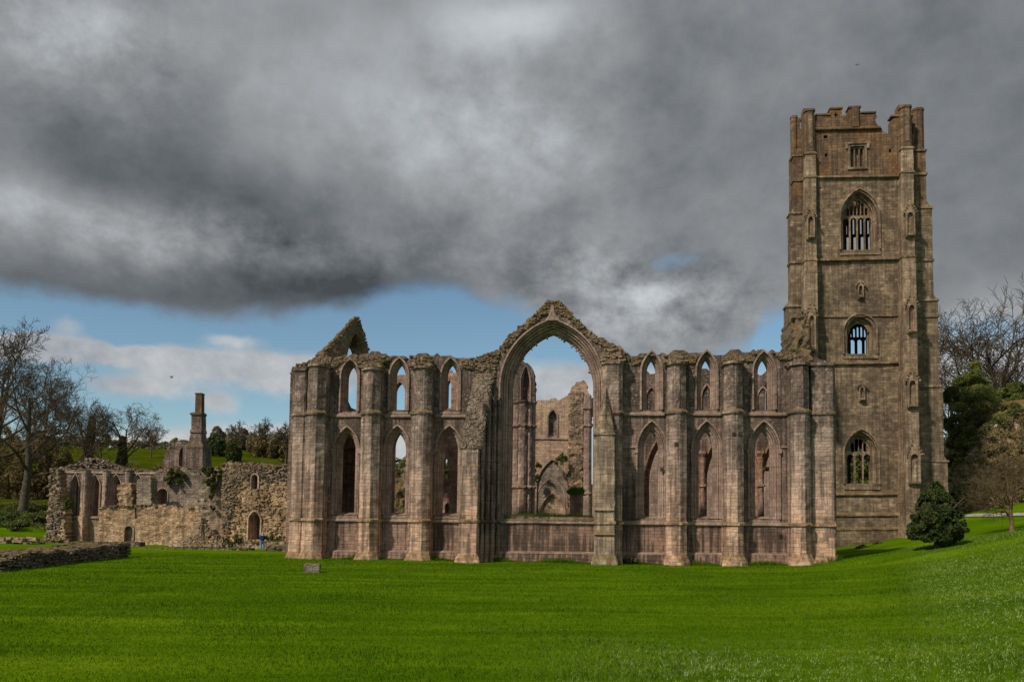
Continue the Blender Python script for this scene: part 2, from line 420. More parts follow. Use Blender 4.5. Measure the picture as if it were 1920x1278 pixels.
    # pale lichen
    li = N.sm(N.m('ADD', N.noise(ob, 3.2, 6, .72), N.m('MULTIPLY', N.m('SUBTRACT', big, .5), .25)), .62, .72)
    c = N.mix(N.m('MULTIPLY', li, lichen), c, (.42, .40, .34))
    c = N.mix(N.m('MULTIPLY', jt, joint), c, N.mix(1.0, c, (.28, .25, .22), 'MULTIPLY'))
    # moss and turf on ledges and tops
    geo = N.node('ShaderNodeNewGeometry'); nz = N.node('ShaderNodeSeparateXYZ', {0: geo.outputs['Normal']}).outputs[2]
    mo = N.m('MULTIPLY', N.sm(nz, *mossn), N.sm(N.noise(ob, .9, 4, .6), .30, .45))
    mc = N.ramp(N.noise(ob, 1.7, 4), [(.36, mossc), (.58, (.15, .085, .02)), (.8, (.18, .15, .10))])
    c = N.mix(N.m('MULTIPLY', mo, moss), c, mc)
    h = N.m('ADD', N.m('MULTIPLY', jt, -.6), N.m('ADD', N.m('MULTIPLY', sc, .35), N.m('ADD', N.m('MULTIPLY', fine, .35), N.m('MULTIPLY', med, .6))))
    b = N.node('ShaderNodeBump', {'Strength': bump, 'Distance': .16, 'Height': h})
    bs = N.node('ShaderNodeBsdfPrincipled', {'Base Color': c, 'Roughness': .95, 'Specular IOR Level': .15, 'Normal': b.outputs[0]})
    N.node('ShaderNodeOutputMaterial', {0: bs.outputs[0]})
    return m
def plain(name, c1, c2, scale=4.0, rough=.8, bump=0.0, transl=0.0, detail=4, c3=None):
    m, N = newmat(name)
    ob = N.node('ShaderNodeTexCoord').outputs['Object']
    nf = N.noise(ob, scale, detail, .6)
    st = [(.35, c1), (.65, c2)] if not c3 else [(.3, c1), (.5, c2), (.7, c3)]
    c = N.ramp(nf, st)
    ins = {'Base Color': c, 'Roughness': rough, 'Specular IOR Level': .2}
    if bump: ins['Normal'] = N.node('ShaderNodeBump', {'Strength': bump, 'Distance': .1, 'Height': N.noise(ob, scale * 3, 5)}).outputs[0]
    bs = N.node('ShaderNodeBsdfPrincipled', ins); sh_ = bs.outputs[0]
    if transl:
        tr = N.node('ShaderNodeBsdfTranslucent', {0: c}); sh_ = N.node('ShaderNodeMixShader', {0: transl, 1: sh_, 2: tr.outputs[0]}).outputs[0]
    N.node('ShaderNodeOutputMaterial', {0: sh_}); return m

M_FAC = stone('facade_stone', [(.11, .078, .066), (.20, .138, .115), (.28, .195, .16), (.35, .255, .21)], pink=(.0, 5.5, (.34, .20, .14)), dark=.85, lichen=.4, head=(9.0, 12.0))
M_PIER = stone('buttress_stone', [(.21, .15, .128), (.32, .23, .192), (.42, .31, .255), (.52, .39, .32)], pink=(1.0, 8.5, (.70, .43, .28)), dark=.65, lichen=.5, seed=3.0, var=.7, head=(6.5, 11.0))
M_MOULD = stone('moulded_stone', [(.18, .125, .105), (.265, .185, .155), (.34, .245, .205), (.40, .30, .25)], dark=.3, lichen=.2, bw=.5, bh=.35, moss=.3, seed=5.0)
M_RED = stone('inner_red_stone', [(.19, .10, .075), (.30, .17, .125), (.38, .25, .19), (.44, .33, .26)], dark=.3, lichen=.2, seed=8.0, var=.7)
M_TOP = stone('mossy_rubble', [(.12, .085, .06), (.21, .15, .11), (.29, .215, .165), (.38, .30, .24)], rubble=True, bw=.34, bh=.14, mossn=(-.4, .4), moss=.8, lichen=.4, dark=.15, seed=2.0, mossc=(.050, .066, .010), joint=.45)
M_TOW = stone('tower_stone', [(.095, .070, .048), (.155, .114, .076), (.235, .175, .116), (.36, .28, .195)], bw=.66, bh=.31, dark=.5, lichen=.4, var=1.0, seed=6.0, mossc=(.1, .06, .02), mortar=.024, joint=.35)
M_TOWB = stone('tower_pier_stone', [(.155, .11, .075), (.23, .165, .11), (.32, .235, .165), (.44, .335, .24)], bw=.66, bh=.31, dark=.6, lichen=.35, var=.6, seed=16.0, mortar=.024, joint=.35)
M_TOWTOP = stone('tower_top_stone', [(.09, .062, .043), (.135, .09, .06), (.19, .12, .07), (.25, .165, .10)], bw=.66, bh=.31, dark=.6, lichen=.12, var=.9, seed=26.0, orange=.45, mossc=(.16, .07, .012), mortar=.024, joint=.35)
M_RUB = stone('rubble_stone', [(.24, .155, .10), (.38, .25, .155), (.50, .335, .20), (.56, .42, .29)], rubble=True, bw=.5, bh=.19, dark=.4, lichen=.45, var=1.2, bump=.55, seed=12.0, joint=.32, moss=.2, head=(5.0, 9.0))
M_ASH = stone('ruin_ashlar', [(.19, .15, .12), (.28, .22, .175), (.36, .285, .225), (.46, .37, .29)], dark=.35, lichen=.55, var=.7, seed=14.0, bump=.8, moss=.6, bw=.5, bh=.25, pink=(.5, 5.0, (.52, .36, .22)), head=(4.5, 8.5))
M_LOW = stone('low_wall_stone', [(.085, .07, .057), (.15, .12, .095), (.22, .17, .135), (.30, .25, .2)], rubble=True, bw=.6, bh=.2, dark=.4, lichen=.5, bump=1.0, seed=15.0, joint=.6, moss=.6)
M_RAKE = stone('rake_rubble', [(.12, .095, .075), (.20, .155, .12), (.28, .22, .17), (.36, .30, .24)], rubble=True, bw=.34, bh=.14, moss=.25, lichen=.6, dark=.2, seed=22.0, mossc=(.085, .08, .012), joint=.4)
M_GB = stone('great_buttress_stone', [(.21, .16, .115), (.31, .235, .17), (.40, .305, .22), (.48, .38, .28)], bw=.8, bh=.33, dark=.6, lichen=.45, var=.8, seed=17.0, head=(6.0, 10.0))
M_FARW = plain('far_woodland', (.13, .135, .08), (.21, .195, .12), .08, .9, transl=.25, c3=(.29, .25, .16))  # paler than near foliage, distance haze put into the colour
M_CREEP = plain('dead_creeper', (.13, .10, .05), (.24, .185, .09), .5, .9, transl=.15, c3=(.32, .25, .14))  # lighter copy of the brown brush, colour makes up for the tower's shadow
M_YEWL = plain('olive_yew_foliage', (.07, .11, .03), (.17, .20, .05), .4, .8, transl=.35, c3=(.30, .24, .08))  # yew foliage lightened in colour to make up for the tower's shadow
M_BARK = plain('bark', (.045, .037, .028), (.10, .082, .06), 3.0, .95, .5)
M_TWIG = plain('twigs', (.055, .040, .025), (.105, .078, .048), .4, .95)
M_TWIGB = plain('brown_twigs', (.07, .05, .028), (.13, .095, .045), .5, .95)
M_YEW = plain('yew_foliage', (.020, .036, .009), (.045, .070, .016), 1.6, .7, transl=.2, c3=(.10, .09, .025))
M_IVY = plain('ivy_foliage', (.035, .048, .013), (.085, .095, .025), .5, .7, transl=.3, c3=(.18, .14, .045))
M_GRN = plain('spring_foliage', (.06, .085, .02), (.11, .135, .035), .25, .8, transl=.3, c3=(.17, .15, .06))
M_BRN = plain('brown_brush', (.08, .062, .026), (.15, .112, .048), .35, .9, transl=.15, c3=(.21, .16, .075))
M_TUFT = plain('tuft_grass', (.04, .085, .008), (.09, .17, .015), 1.5, .7, transl=.25)
M_DARK = plain('bird_and_shade_black', (.02, .017, .014), (.05, .04, .03), 2.0, .9)  # near-black plumage, also shade painted into far tracery and putlog blocks

# ------------------------------------------------------------------ terrain
def smooth(t): t = max(0.0, min(1.0, t)); return t * t * (3 - 2 * t)
def softplus(x, w_): return w_ * math.log1p(math.exp(max(-30, min(30, x / w_)))) if x / w_ < 30 else x
def terr(x, y):
    d_ = x - (6 + .3 * y)
    z = .185 * softplus(d_, 2.5) * (1 - .35 * smooth((d_ - 30) / 60))
    # grass shoulder that runs from the facade's corner up to the right
    tt = (x - 22) / 14
    z += .55 * math.exp(-((y - (55 - 6 * tt)) / 6.0) ** 2) * smooth((x - 19) / 9)
    z += 1.2 * smooth((y - 84) / 12) * smooth((x - 40) / 10)
    y0 = 112 if x > -42 else 112 - 16 * smooth((-42 - x) / 16)
    z += 21 * smooth((y - y0) / 150) * (1 - .22 * smooth((x + 75) / 50)) + 3 * smooth((y - 300) / 300)
    if x < -46: z += 3.0 * smooth((-46 - x) / 14) * smooth((y - 86) / 24)
    z += .9 * noise.noise(Vector((x / 26, y / 26, 0))) * smooth((y - 96) / 60)
    z += .05 * noise.noise(Vector((x / 5, y / 5, 4)))
    return z
def build_ground():
    ys = np.concatenate([np.arange(-40, 4, 4), np.arange(4, 110, .9), np.arange(110, 260, 3), np.geomspace(262, 2600, 26)])
    xs = np.concatenate([-np.geomspace(2400, 104, 18), np.arange(-100, 100, 1.1), np.geomspace(104, 2400, 18)])
    V = np.array([(x, y, terr(x, y)) for y in ys for x in xs]); nx = len(xs); ny = len(ys)
    i = np.arange(nx - 1)[None, :] + nx * np.arange(ny - 1)[:, None]; i = i.ravel()
    Fq = np.stack([i, i + 1, i + 1 + nx, i + nx], 1)
    m, N = newmat('lawn')
    ob = N.node('ShaderNodeTexCoord').outputs['Object']; p = N.node('ShaderNodeSeparateXYZ', {0: ob})
    mow = N.noise(N.node('ShaderNodeMapping', {'Vector': ob, 'Rotation': (0, 0, R(-7)), 'Scale': (.05, .55, .2)}).outputs[0], 1.0, 4, .6, dist=.4)
    pat = N.noise(ob, .16, 5, .62); fi = N.noise(ob, 3.0, 6, .75); mid = N.noise(ob, .7, 5, .65)
    f = N.m('ADD', N.m('MULTIPLY', mow, .62), N.m('ADD', N.m('MULTIPLY', pat, .40), N.m('ADD', N.m('MULTIPLY', fi, .35), N.m('MULTIPLY', mid, .25))))
    c = N.ramp(f, [(.58, (.026, .070, .001)), (.79, (.060, .120, .002)), (1.0, (.120, .190, .005))])
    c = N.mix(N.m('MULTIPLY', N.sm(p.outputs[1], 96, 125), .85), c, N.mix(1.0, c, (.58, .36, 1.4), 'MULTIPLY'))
    bare = N.m('MULTIPLY', N.sm(N.noise(ob, .5, 5, .7), .62, .70), N.sm(p.outputs[1], 60, 70))
    c = N.mix(N.m('MULTIPLY', bare, .5), c, (.09, .08, .03))
    b = N.node('ShaderNodeBump', {'Strength': .35, 'Distance': .08, 'Height': N.m('ADD', fi, N.m('MULTIPLY', N.noise(ob, 14, 3), .4))})
    bs = N.node('ShaderNodeBsdfPrincipled', {'Base Color': c, 'Roughness': 1.0, 'Specular IOR Level': .0, 'Normal': b.outputs[0]})
    N.node('ShaderNodeOutputMaterial', {0: bs.outputs[0]})
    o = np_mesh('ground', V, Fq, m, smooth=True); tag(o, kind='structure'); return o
build_ground()
def on(px, py, y0=20, y1=260):
    """first point of the terrain that the photo pixel sees"""
    r = ray(px, py); y = y0
    while y < y1:
        p = EYE + r * (y / r.y)
        if p.z <= terr(p.x, p.y): return p
        y += .2
    p = EYE + r * (y1 / r.y); p.z = terr(p.x, p.y); return p

# path on the right slope
def build_path():
    mb = MB(); V = []; Fc = []
    pts = [(38, 101), (45, 98), (50.5, 95), (53, 92), (55, 88), (57, 83), (62, 74), (72, 62)]
    P = resample(pts, .8, closed=False)
    for i, (x, y) in enumerate(P):
        j = P[min(i + 1, len(P) - 1)]; k_ = P[max(i - 1, 0)]; t = Vector((j[0] - k_[0], j[1] - k_[1])).normalized()
        for s_ in (-.95, 0, .95):
            xx, yy = x - t.y * s_, y + t.x * s_; V.append((xx, yy, terr(xx, yy) + (.09 if s_ else .13)))
    for i in range(len(P) - 1):
        for k in (0, 1): Fc.append((i * 3 + k, i * 3 + 3 + k, i * 3 + 4 + k, i * 3 + 1 + k))
    mb.add(V, [f[::-1] for f in Fc])
    tag(mb.build('path', plain('path_gravel', (.22, .20, .17), (.36, .33, .29), 1.5, .95, .3)), kind='structure')
build_path()

# ------------------------------------------------------------------ the east front of the chapel
o_ = at(545, 980, 61.2)
FA = Frame((o_.x, o_.y), R(-6.6))
def build_facade():
    root = FA.root('ruined_chapel', 'long roofless pinkish stone chapel front with tall buttresses, lancets and an empty great arch', 'ruin')
    L = FA.L
    top = [(545, 694), (556, 683), (581, 678), (591, 669), (640, 668), (691, 663), (703, 660), (723, 663), (745, 667), (766, 668), (790, 662), (813, 666), (845, 667), (866, 672), (895, 674),
           (908, 663), (924, 658), (936, 655), (941, 645), (952, 632), (967, 618), (982, 605), (996, 594), (1010, 581), (1021, 571), (1028, 563), (1047, 561), (1060, 576), (1077, 595), (1090, 606), (1102, 618),
           (1115, 627), (1136, 639), (1161, 652), (1180, 661), (1186, 668), (1222, 661), (1245, 665), (1268, 657), (1290, 662), (1325, 660), (1350, 666), (1378, 656), (1400, 659),
           (1432, 655), (1455, 659), (1476, 657), (1500, 665), (1523, 672), (1565, 679)]
    T_ = FA.P(top); u1 = T_[-1][0]
    outer = [(T_[0][0], -.6)] + [(p[0] if i else T_[0][0], p[1]) for i, p in enumerate(T_)] + [(u1, -.6)]
    outer = outer[::-1]
    # (x0, x1, foot, spring, apex) of each clear opening, W = width of the moulded order outside it
    U_ = [(645, 662, 771, 705, 684), (742, 760, 769, 704, 682), (837, 854.5, 769, 703, 682), (1212.5, 1229, 768, 697, 674), (1316, 1333, 767, 697, 673), (1421.5, 1439.5, 768, 696, 673)]
    D_ = [(641, 666, 964, 842, 813), (735, 761, 964, 842, 811), (830, 858, 965, 842, 811), (1208, 1235, 971, 841, 807), (1314, 1340, 971, 841, 807), (1419, 1447, 972, 841, 807)]
    holes = []; specs = []; HC = dict(zip([q[0] for q in U_ + D_], (655.8, 747.8, 844.5, 1221.5, 1325, 1432.7, 648.5, 743.5, 841, 1221.5, 1325, 1432.5)))
    for (x0, x1, f, s_, a), W, low in [(q, .38 if q[0] < 1000 else .45, False) for q in U_] + [(q, .46 if q[0] < 1000 else .55, True) for q in D_]:
        ua, ub = L(x0, (f + s_) / 2)[0], L(x1, (f + s_) / 2)[0]; cu = L(HC[x0], (f + s_) / 2)[0]; ha = (ub - ua) / 2
        mid = (x0 + x1) / 2; z0, zs, za = L(mid, f)[1], L(mid, s_)[1], L(mid, a)[1]
        if low: z0 = L(mid, f)[1]
        holes.append(arch(cu, ha, z0, zs, za, W - .04)); specs.append((cu, ha, z0, zs, za, W, low))
    ga, gb = L(955.5, 850)[0], L(1111, 850)[0]; gc = (ga + gb) / 2; gh = (gb - ga) / 2
    gz0, gzs, gza = L(1033, 968)[1], L(1033, 724)[1], L(1036, 619)[1]
    holes.append(arch(gc, gh, gz0, gzs, gza, .72, 16))
    slab('wall', outer, holes, 1.7, M_FAC, root, cell=.5, jit=.05, rag=.12, course=.2, ragmin=L(1000, 690)[1])
    for (cu, ha, z0, zs, za, W, low) in specs:
        pr = [(W + .07, .03), (W + .07, -.12), (W - .05, -.14), (W - .08, .06), (W * .74, .07), (W * .70, .2), (W * .62, .16), (W * .46, .22), (W * .42, .38), (W * .22, .40), (W * .16, .52), (0, .58), (0, .80), (W * .8, 1.72)]
        hoodlen = 0
        s_ = moulding('window_surround', cu, ha, z0 - (.02 if low else 0), zs, za, pr, M_MOULD, root)
        mb = MB()                                      # sloping sill
        hw = ha + W
        V = [(cu - hw, -.08, z0 - .12), (cu + hw, -.08, z0 - .12), (cu + hw, -.08, z0 - .28), (cu - hw, -.08, z0 - .28), (cu - hw, .9, z0 + .16), (cu + hw, .9, z0 + .16), (cu - hw, .9, z0 - .28), (cu + hw, .9, z0 - .28)]
        mb.add(V, [(0, 1, 5, 4), (3, 2, 1, 0), (0, 4, 6, 3), (1, 2, 7, 5)]); mb.build('sill', M_MOULD, s_)
        if low:                                        # label stops + impost
            for sg in (-1, 1): mb = MB(); mb.box(cu + sg * (hw + .02) - .11, cu + sg * (hw + .02) + .11, -.2, .05, zs - .34, zs - .02, .02); mb.build('label_stop', M_MOULD, s_)
    # great arch
    pr = [(.86, .02), (.86, -.16), (.74, -.18), (.70, .05), (.60, .08), (.58, .3), (.52, .24), (.44, .26), (.42, .48), (.34, .44), (.27, .48), (.25, .72), (.16, .68), (.10, .74), (0, .98), (0, 1.72)]
    ms = moulding('great_arch_surround', gc, gh, gz0, gzs, gza, pr, M_MOULD, root, n=22)
    # stumps of the lost tracery hanging from the arch
    path = arch(gc, gh, gz0, gzs, gza, 0, 22)[1:-1]
    P = resample(path, .42, closed=False)
    for i, (u, z) in enumerate(P):
        if z < gzs + 1.0 or rng.random() < .3: continue
        dx, dz = gc - u, (gzs + 1.2) - z; l = math.hypot(dx, dz); dx, dz = dx / l, dz / l; ln = rng.uniform(.06, .26)
        tx, tz = -dz, dx; b = rng.uniform(.07, .15)
        V = []
        for yy in (1.0, 1.3):
            V += [(u - tx * b - dx * .1, yy, z - tz * b - dz * .1), (u + tx * b - dx * .1, yy, z + tz * b - dz * .1), (u + tx * b * .4 + dx * ln, yy, z + tz * b * .4 + dz * ln), (u - tx * b * .4 + dx * ln, yy, z - tz * b * .4 + dz * ln)]
        mb = MB(); mb.add(V, [(0, 1, 2, 3), (7, 6, 5, 4), (0, 4, 5, 1), (1, 5, 6, 2), (2, 6, 7, 3), (3, 7, 4, 0)]); mb.build('tracery_stump', M_MOULD, ms)
    # ogee finial over the great arch
    cf = L(1036, 590)[0]; mb = MB()
    mb.rings([[(cf + sx_ * w_, -.12 - .12 * (sy_ < 0), z) for sx_, sy_ in ((-1, 1), (-.6, -1), (.6, -1), (1, 1))] for z, w_ in ((L(1036, 602)[1], .6), (L(1036, 592)[1], .3), (L(1036, 582)[1], .17), (L(1036, 574)[1], .12))])
    mb.build('finial', M_MOULD, root)
    # great sill with turf
    zt = gz0
    mb = MB()
    P = [(gc - gh - .8 + i * (2 * gh + 1.6) / 24, 0) for i in range(25)]
    V = []
    for (u, _) in P: V += [(u, -.12, zt - .42), (u, -.14, zt - .2 + rng.uniform(-.04, .04)), (u, .9, zt + .05)]
    mb.add(V, [(i * 3 + k, i * 3 + 3 + k, i * 3 + 4 + k, i * 3 + 1 + k) for i in range(24) for k in (0, 1)])
    mb.build('great_sill', M_TOP, root)
    # string courses and plinth, following the courses traced from the photo
    def run(xa, ya, xb, yb, v=0.0): return [L(xa, ya, v), L(xb, yb, v)]
    string_course('string_course', run(547, 779, 892, 779.5), 0, .16, .3, M_MOULD, root)
    string_course('string_course', run(1150, 776, 1566, 777), 0, .16, .3, M_MOULD, root)
    zl = L(545, 973)[1]; zr = L(1566, 984)[1]
    string_course('string_course', [(L(545, 973)[0], zl), (u1, zr)], 0, .16, .3, M_MOULD, root)
    for xa, xb, yy in ((586, 628, 841), (671, 676, 841), (1150, 1193, 838), (1250, 1253, 838), (1461, 1484, 838)):
        string_course('impost_band', run(xa, yy, xb, yy), 0, .1, .18, M_MOULD, root)
    pz0, pz1 = L(545, 1032)[1], L(1566, 1040)[1]
    string_course('plinth_moulding', [(L(545, 1032)[0], pz0), (u1, pz1)], 0, .3, .22, M_MOULD, root)
    mb = MB(); ua = L(545, 1032)[0]
    V = [(ua, -.28, pz0 - .05), (u1, -.28, pz1 - .05), (u1, -.5, -.8), (ua, -.5, -.8)]
    mb.add(V, [(3, 2, 1, 0)]); mb.build('plinth', M_FAC, root)
    # buttresses: px range of the front at mid height
    def buttress(x0, x1, ytop, p=1.55, ch=.5, peak=0, mat=M_PIER, top_in=0):
        ua, ub = L(x0, 850, -p * .8)[0], L(x1, 850, -p * .8)[0]; ym = (x0 + x1) / 2
        zt_ = L(ym, ytop, -p)[1]; zb = terr(*(FA.o + FA.u * ((ua + ub) / 2)).xy)
        z1 = L(ym, 779 - (ym - 545) * .003, 0)[1]; z2 = zl + (zr - zl) * (ym - 545) / 1021; z3 = pz0 + (pz1 - pz0) * (ym - 545) / 1021
        st = [(zb - .5, ua - .24, ub + .24, p + .5, ch), (z3 - .55, ua - .2, ub + .2, p + .45, ch), (z3 - .06, ua - .02, ub + .02, p + .2, ch), (z3 + .12, ua - .04, ub + .02, p + .05, ch), (z2, ua - .02, ub, p, ch), (z1, ua, ub, p, ch),
              (z1 + .25, ua + .06, ub - .04, p - .12, ch), (zt_ - .28, ua + .06, ub - .04, p - .12, ch), (zt_ - .2, ua - .05, ub + .06, p + .02, ch), (zt_ - .02, ua - .05, ub + .06, p + .02, ch), (zt_ + .02, ua + .1, ub - .1, p - .25, ch)]
        b_ = pier('buttress', st, mat, root, rings_at=(z1, z2))
        if peak:
            mb = MB(); c_ = (ua + ub) / 2
            for k in range(220):
                t = rng.random() ** 1.3; hw = (ub - ua) / 2 * (1 - t) * .95 + .12
                mb.stone((c_ + rng.uniform(-1, 1) * hw, rng.uniform(-p * (1 - t) * .9 + .1, .9), zt_ + t * peak), .36, .36, .15)
            mb.build('rubble_cap', M_TOP, root)
        return ua, ub
    buttress(569, 606, 680, peak=.25)
    buttress(674, 710, 687, peak=.7)
    buttress(768, 807, 684, peak=1.1)
    buttress(1250, 1288, 676, peak=.9)
    buttress(1358, 1395, 675, peak=.8)
    buttress(1484, 1521, 677, peak=.25)
    # broad flat corner piers
    def flat(x0, x1, ytop, p, v0=0):
        ua, ub = L(x0, 850, -p)[0], L(x1, 850, -p)[0]; ym = (x0 + x1) / 2; zt_ = L(ym, ytop, -p)[1]
        z1 = L(ym, 779 - (ym - 545) * .003, 0)[1]; z2 = zl + (zr - zl) * (ym - 545) / 1021; z3 = pz0 + (pz1 - pz0) * (ym - 545) / 1021
        st = [(-.6, ua - .3, ub + .05, p + .45, .12), (z3 - .5, ua - .25, ub + .05, p + .4, .12), (z3, ua - .08, ub, p + .1, .12), (z2, ua - .04, ub, p, .12), (z1, ua, ub, p, .12), (zt_ - .25, ua + .04, ub, p, .12), (zt_ - .2, ua - .1, ub + .04, p + .12, .12), (zt_, ua - .1, ub + .04, p + .12, .12)]
        pier('corner_pier', st, M_PIER, root, rings_at=(z1, z2))
    flat(547, 570, 690, .95)
    flat(1521, 1566, 680, .5)
    # southern return wall running back from the left corner, and northern one
    for (px_, side) in ((548, 1), (1560, -1)):
        u_ = L(px_, 850)[0]; mb = MB(); zt_ = L(px_, 690)[1]
        n_ = 14
        V = []
        for i in range(n_ + 1):
            v_ = 1.4 + i * 11 / n_; h_ = zt_ - .35 - .1 * i + rng.uniform(-.2, .2)
            V += [(u_, v_, -.5), (u_ + side * 1.3, v_, -.5), (u_ + side * 1.3, v_, h_), (u_, v_, h_)]
        Fc = []
        for i in range(n_):
            for k in range(4): a = i * 4 + k; b = i * 4 + (k + 1) % 4; Fc.append((a, b, b + 4, a + 4) if side > 0 else (b, a, a + 4, b + 4))
        Fc.append((n_ * 4, n_ * 4 + 1, n_ * 4 + 2, n_ * 4 + 3)); mb.add(V, Fc); mb.build('return_wall', M_FAC, root)
    # two great buttresses carrying the arch
    p2 = 2.7
    z2 = zl + (zr - zl) * .36; z3 = pz0 + (pz1 - pz0) * .36
    ua, ub = L(862, 900, -p2)[0], L(896, 900, -p2)[0]; zq = L(878, 838, -p2)[1]; zb = -.5
    st = [(zb, ua - .28, ub + .3, p2 + .5, .08), (z3 - .5, ua - .22, ub + .24, p2 + .42, .08), (z3, ua - .03, ub + .04, p2 + .1, .08), (z2, ua, ub, p2, .06), (z2 + .5, ua, ub, p2, .06), (z2 + 1.0, ua, ub, p2 - .12, .06),
          (L(878, 873, -p2)[1], ua + .04, ub - .03, p2 - .14, .06), (L(878, 870, -p2)[1], ua + .06, ub - .03, p2 - .3, .06), (zq, ua + .06, ub - .03, p2 - .34, .06)]
    pier('great_buttress', st, M_PIER, root, rings_at=(z2,))
    # its flank, stepped in shafts toward the window
    for k, (ux, pp) in enumerate(((.0, 1.75), (.34, 1.3), (.68, .85), (1.0, .4))):
        a_ = ub + ux - .05
        pier('shaft', [(zb, a_, a_ + .34, pp + .25, .1), (z3 - .3, a_, a_ + .34, pp + .2, .1), (z3, a_, a_ + .34, pp, .12), (L(905, 740)[1] - (0.3 if k else .9), a_, a_ + .34, pp, .12)], M_FAC, root, rings_at=(z2,))
    # raking rubble core, broken back from the front block up to the wall
    mb = MB(); zt_ = L(905, 700)[1]; c0 = (ua + ub) / 2; c1 = L(908, 760)[0]
    for k in range(1500):
        t = rng.random(); dep = (p2 - .4) * (1 - t) ** .85
        cu = c0 + (c1 - c0) * t; hw = .70 - .14 * t
        mb.stone((cu + rng.uniform(-1, 1) * hw, -dep + rng.uniform(0, .25), zq - .05 + t * (zt_ - zq)), .34, .36, .15, .15)
    V = []; n_ = 12
    for i in range(n_ + 1):
        t = i / n_; dep = (p2 - .5) * (1 - t) ** .85; cu = c0 + (c1 - c0) * t; z = zq + t * (zt_ - zq) - .15; hw = .66 - .1 * t
        V += [(cu - hw, -dep, z), (cu + hw, -dep, z), (cu + hw, .2, z), (cu - hw, .2, z)]
    mb.add(V, [(i * 4 + k, i * 4 + (k + 1) % 4, i * 4 + 4 + (k + 1) % 4, i * 4 + 4 + k) for i in range(n_) for k in range(4)])
    mb.build('rubble_core', M_RAKE, root)
    # right great buttress
    p3 = 2.5
    ua, ub = L(1115, 900, -p3)[0], L(1153, 900, -p3)[0]; zq = L(1134, 812, -p3)[1]
    z2 = zl + (zr - zl) * .58; z3 = pz0 + (pz1 - pz0) * .58
    st = [(zb, ua - .26, ub + .3, p3 + .6, .08), (z3 - .5, ua - .2, ub + .24, p3 + .5, .08), (z3, ua - .02, ub + .04, p3 + .2, .08), (z2 - .9, ua, ub, p3 + .18, .06), (z2 - .85, ua - .02, ub, p3 + .3, .06), (z2 - .55, ua, ub, p3 + .05, .06), (z2, ua, ub, p3, .06), (z2 + .75, ua, ub, p3, .06), (z2 + .85, ua, ub, p3 + .14, .06), (z2 + 1.0, ua, ub, p3 + .1, .06), (zq - .2, ua + .02, ub - .02, p3, .06), (zq - .1, ua - .06, ub + .06, p3 + .08, .06), (zq + .04, ua - .06, ub + .06, p3 + .08, .06), (zq + .1, ua + .2, ub - .2, p3 - .4, .06)]
    pier('great_buttress', st, M_GB, root, rings_at=(z2,))
    # steep gabled coping leaning back to the wall
    mb = MB(); cu = (ua + ub) / 2 - .05; zt_ = L(1140, 724)[1]; rg = []
    for i in range(9):
        t = i / 8; hw = .62 * (1 - t) ** 1.3 + .16; z = zq + t * (zt_ - zq); dep = p3 * (1 - t * .62)
        rg.append([(cu - hw + .12 * t, -.2, z), (cu - hw * .9 + .12 * t, -dep + .35, z), (cu + .12 * t, -dep - .1, z + .1), (cu + hw * .9 + .12 * t, -dep + .35, z), (cu + hw + .12 * t, -.2, z)])
    mb.rings(rg); mb.build('gabled_coping', M_GB, root)
    a0, a1 = L(1129, 750, -1.1)[0], L(1168, 750, -1.1)[0]; zt_ = L(1148, 676, -1.1)[1]
    st = [(zb, a0, a1 + .1, 1.5, .2), (z3, a0, a1, 1.2, .25), (zt_ - .3, a0 + .02, a1 - .02, 1.1, .3), (zt_ - .2, a0 - .06, a1 + .06, 1.2, .3), (zt_, a0 - .06, a1 + .06, 1.2, .3)]
    pier('buttress', st, M_PIER, root, rings_at=(L(1150, 777)[1], z2))
    mb = MB()
    for k in range(330):
        t = rng.random() ** 1.2; mb.stone(((a0 + a1) / 2 + rng.uniform(-1, 1) * (.85 - .35 * t), rng.uniform(-1.1 + t * .6, .8), zt_ + t * 1.0), .36, .36, .15)
    mb.build('rubble_cap', M_TOP, root)
    # broken wall heads: loose courses and turf all along the top
    rubble_line('wall_head_rubble', [p for p in T_], .0, 1.6, .3, 9, M_TOP, root, drop=.2, lift=.28)
    # rough rubble face of the gable above the arch and of the left haunch
    hp = []
    for poly in ([(941, 648), (1028, 566), (1047, 564), (1080, 600), (1116, 630), (1178, 664), (1170, 672), (1120, 645), (1096, 626), (1060, 592), (1036, 583), (1010, 598), (970, 630), (944, 660)],
                 [(868, 676), (908, 666), (936, 658), (930, 690), (926, 720), (895, 720), (893, 690), (868, 690)],
                 [(560, 685), (585, 680), (600, 672), (690, 668), (736, 668), (728, 680), (720, 690), (672, 690), (668, 680), (655, 674), (640, 680), (630, 690), (560, 692)],
                 [(1186, 670), (1206, 668), (1200, 680), (1186, 684)], [(1292, 666), (1308, 666), (1300, 680), (1290, 680)], [(1398, 664), (1416, 662), (1410, 676), (1398, 676)], [(1456, 662), (1480, 660), (1484, 674), (1460, 674)]):
        heap('rubble_core', FA.P(poly), -.06, .12, int(len(poly) * 40), .2, M_TOP, root)
    # small square putlog holes, their shade painted as solid dark blocks
    for (x, y) in ((1376, 813), (1389, 813), (1268, 832), (1473, 1005), (1536, 1005), (1241, 880)):
        u, z = L(x, y, -1.56 if x < 1500 and x > 1250 else 0); mb = MB(); mb.box(u - .12, u + .12, -1.62 if 1250 < x < 1470 else -.06, .0, z - .12, z + .12)
        mb.build('putlog_hole', M_DARK, root)
    return root
FACADE = build_facade()

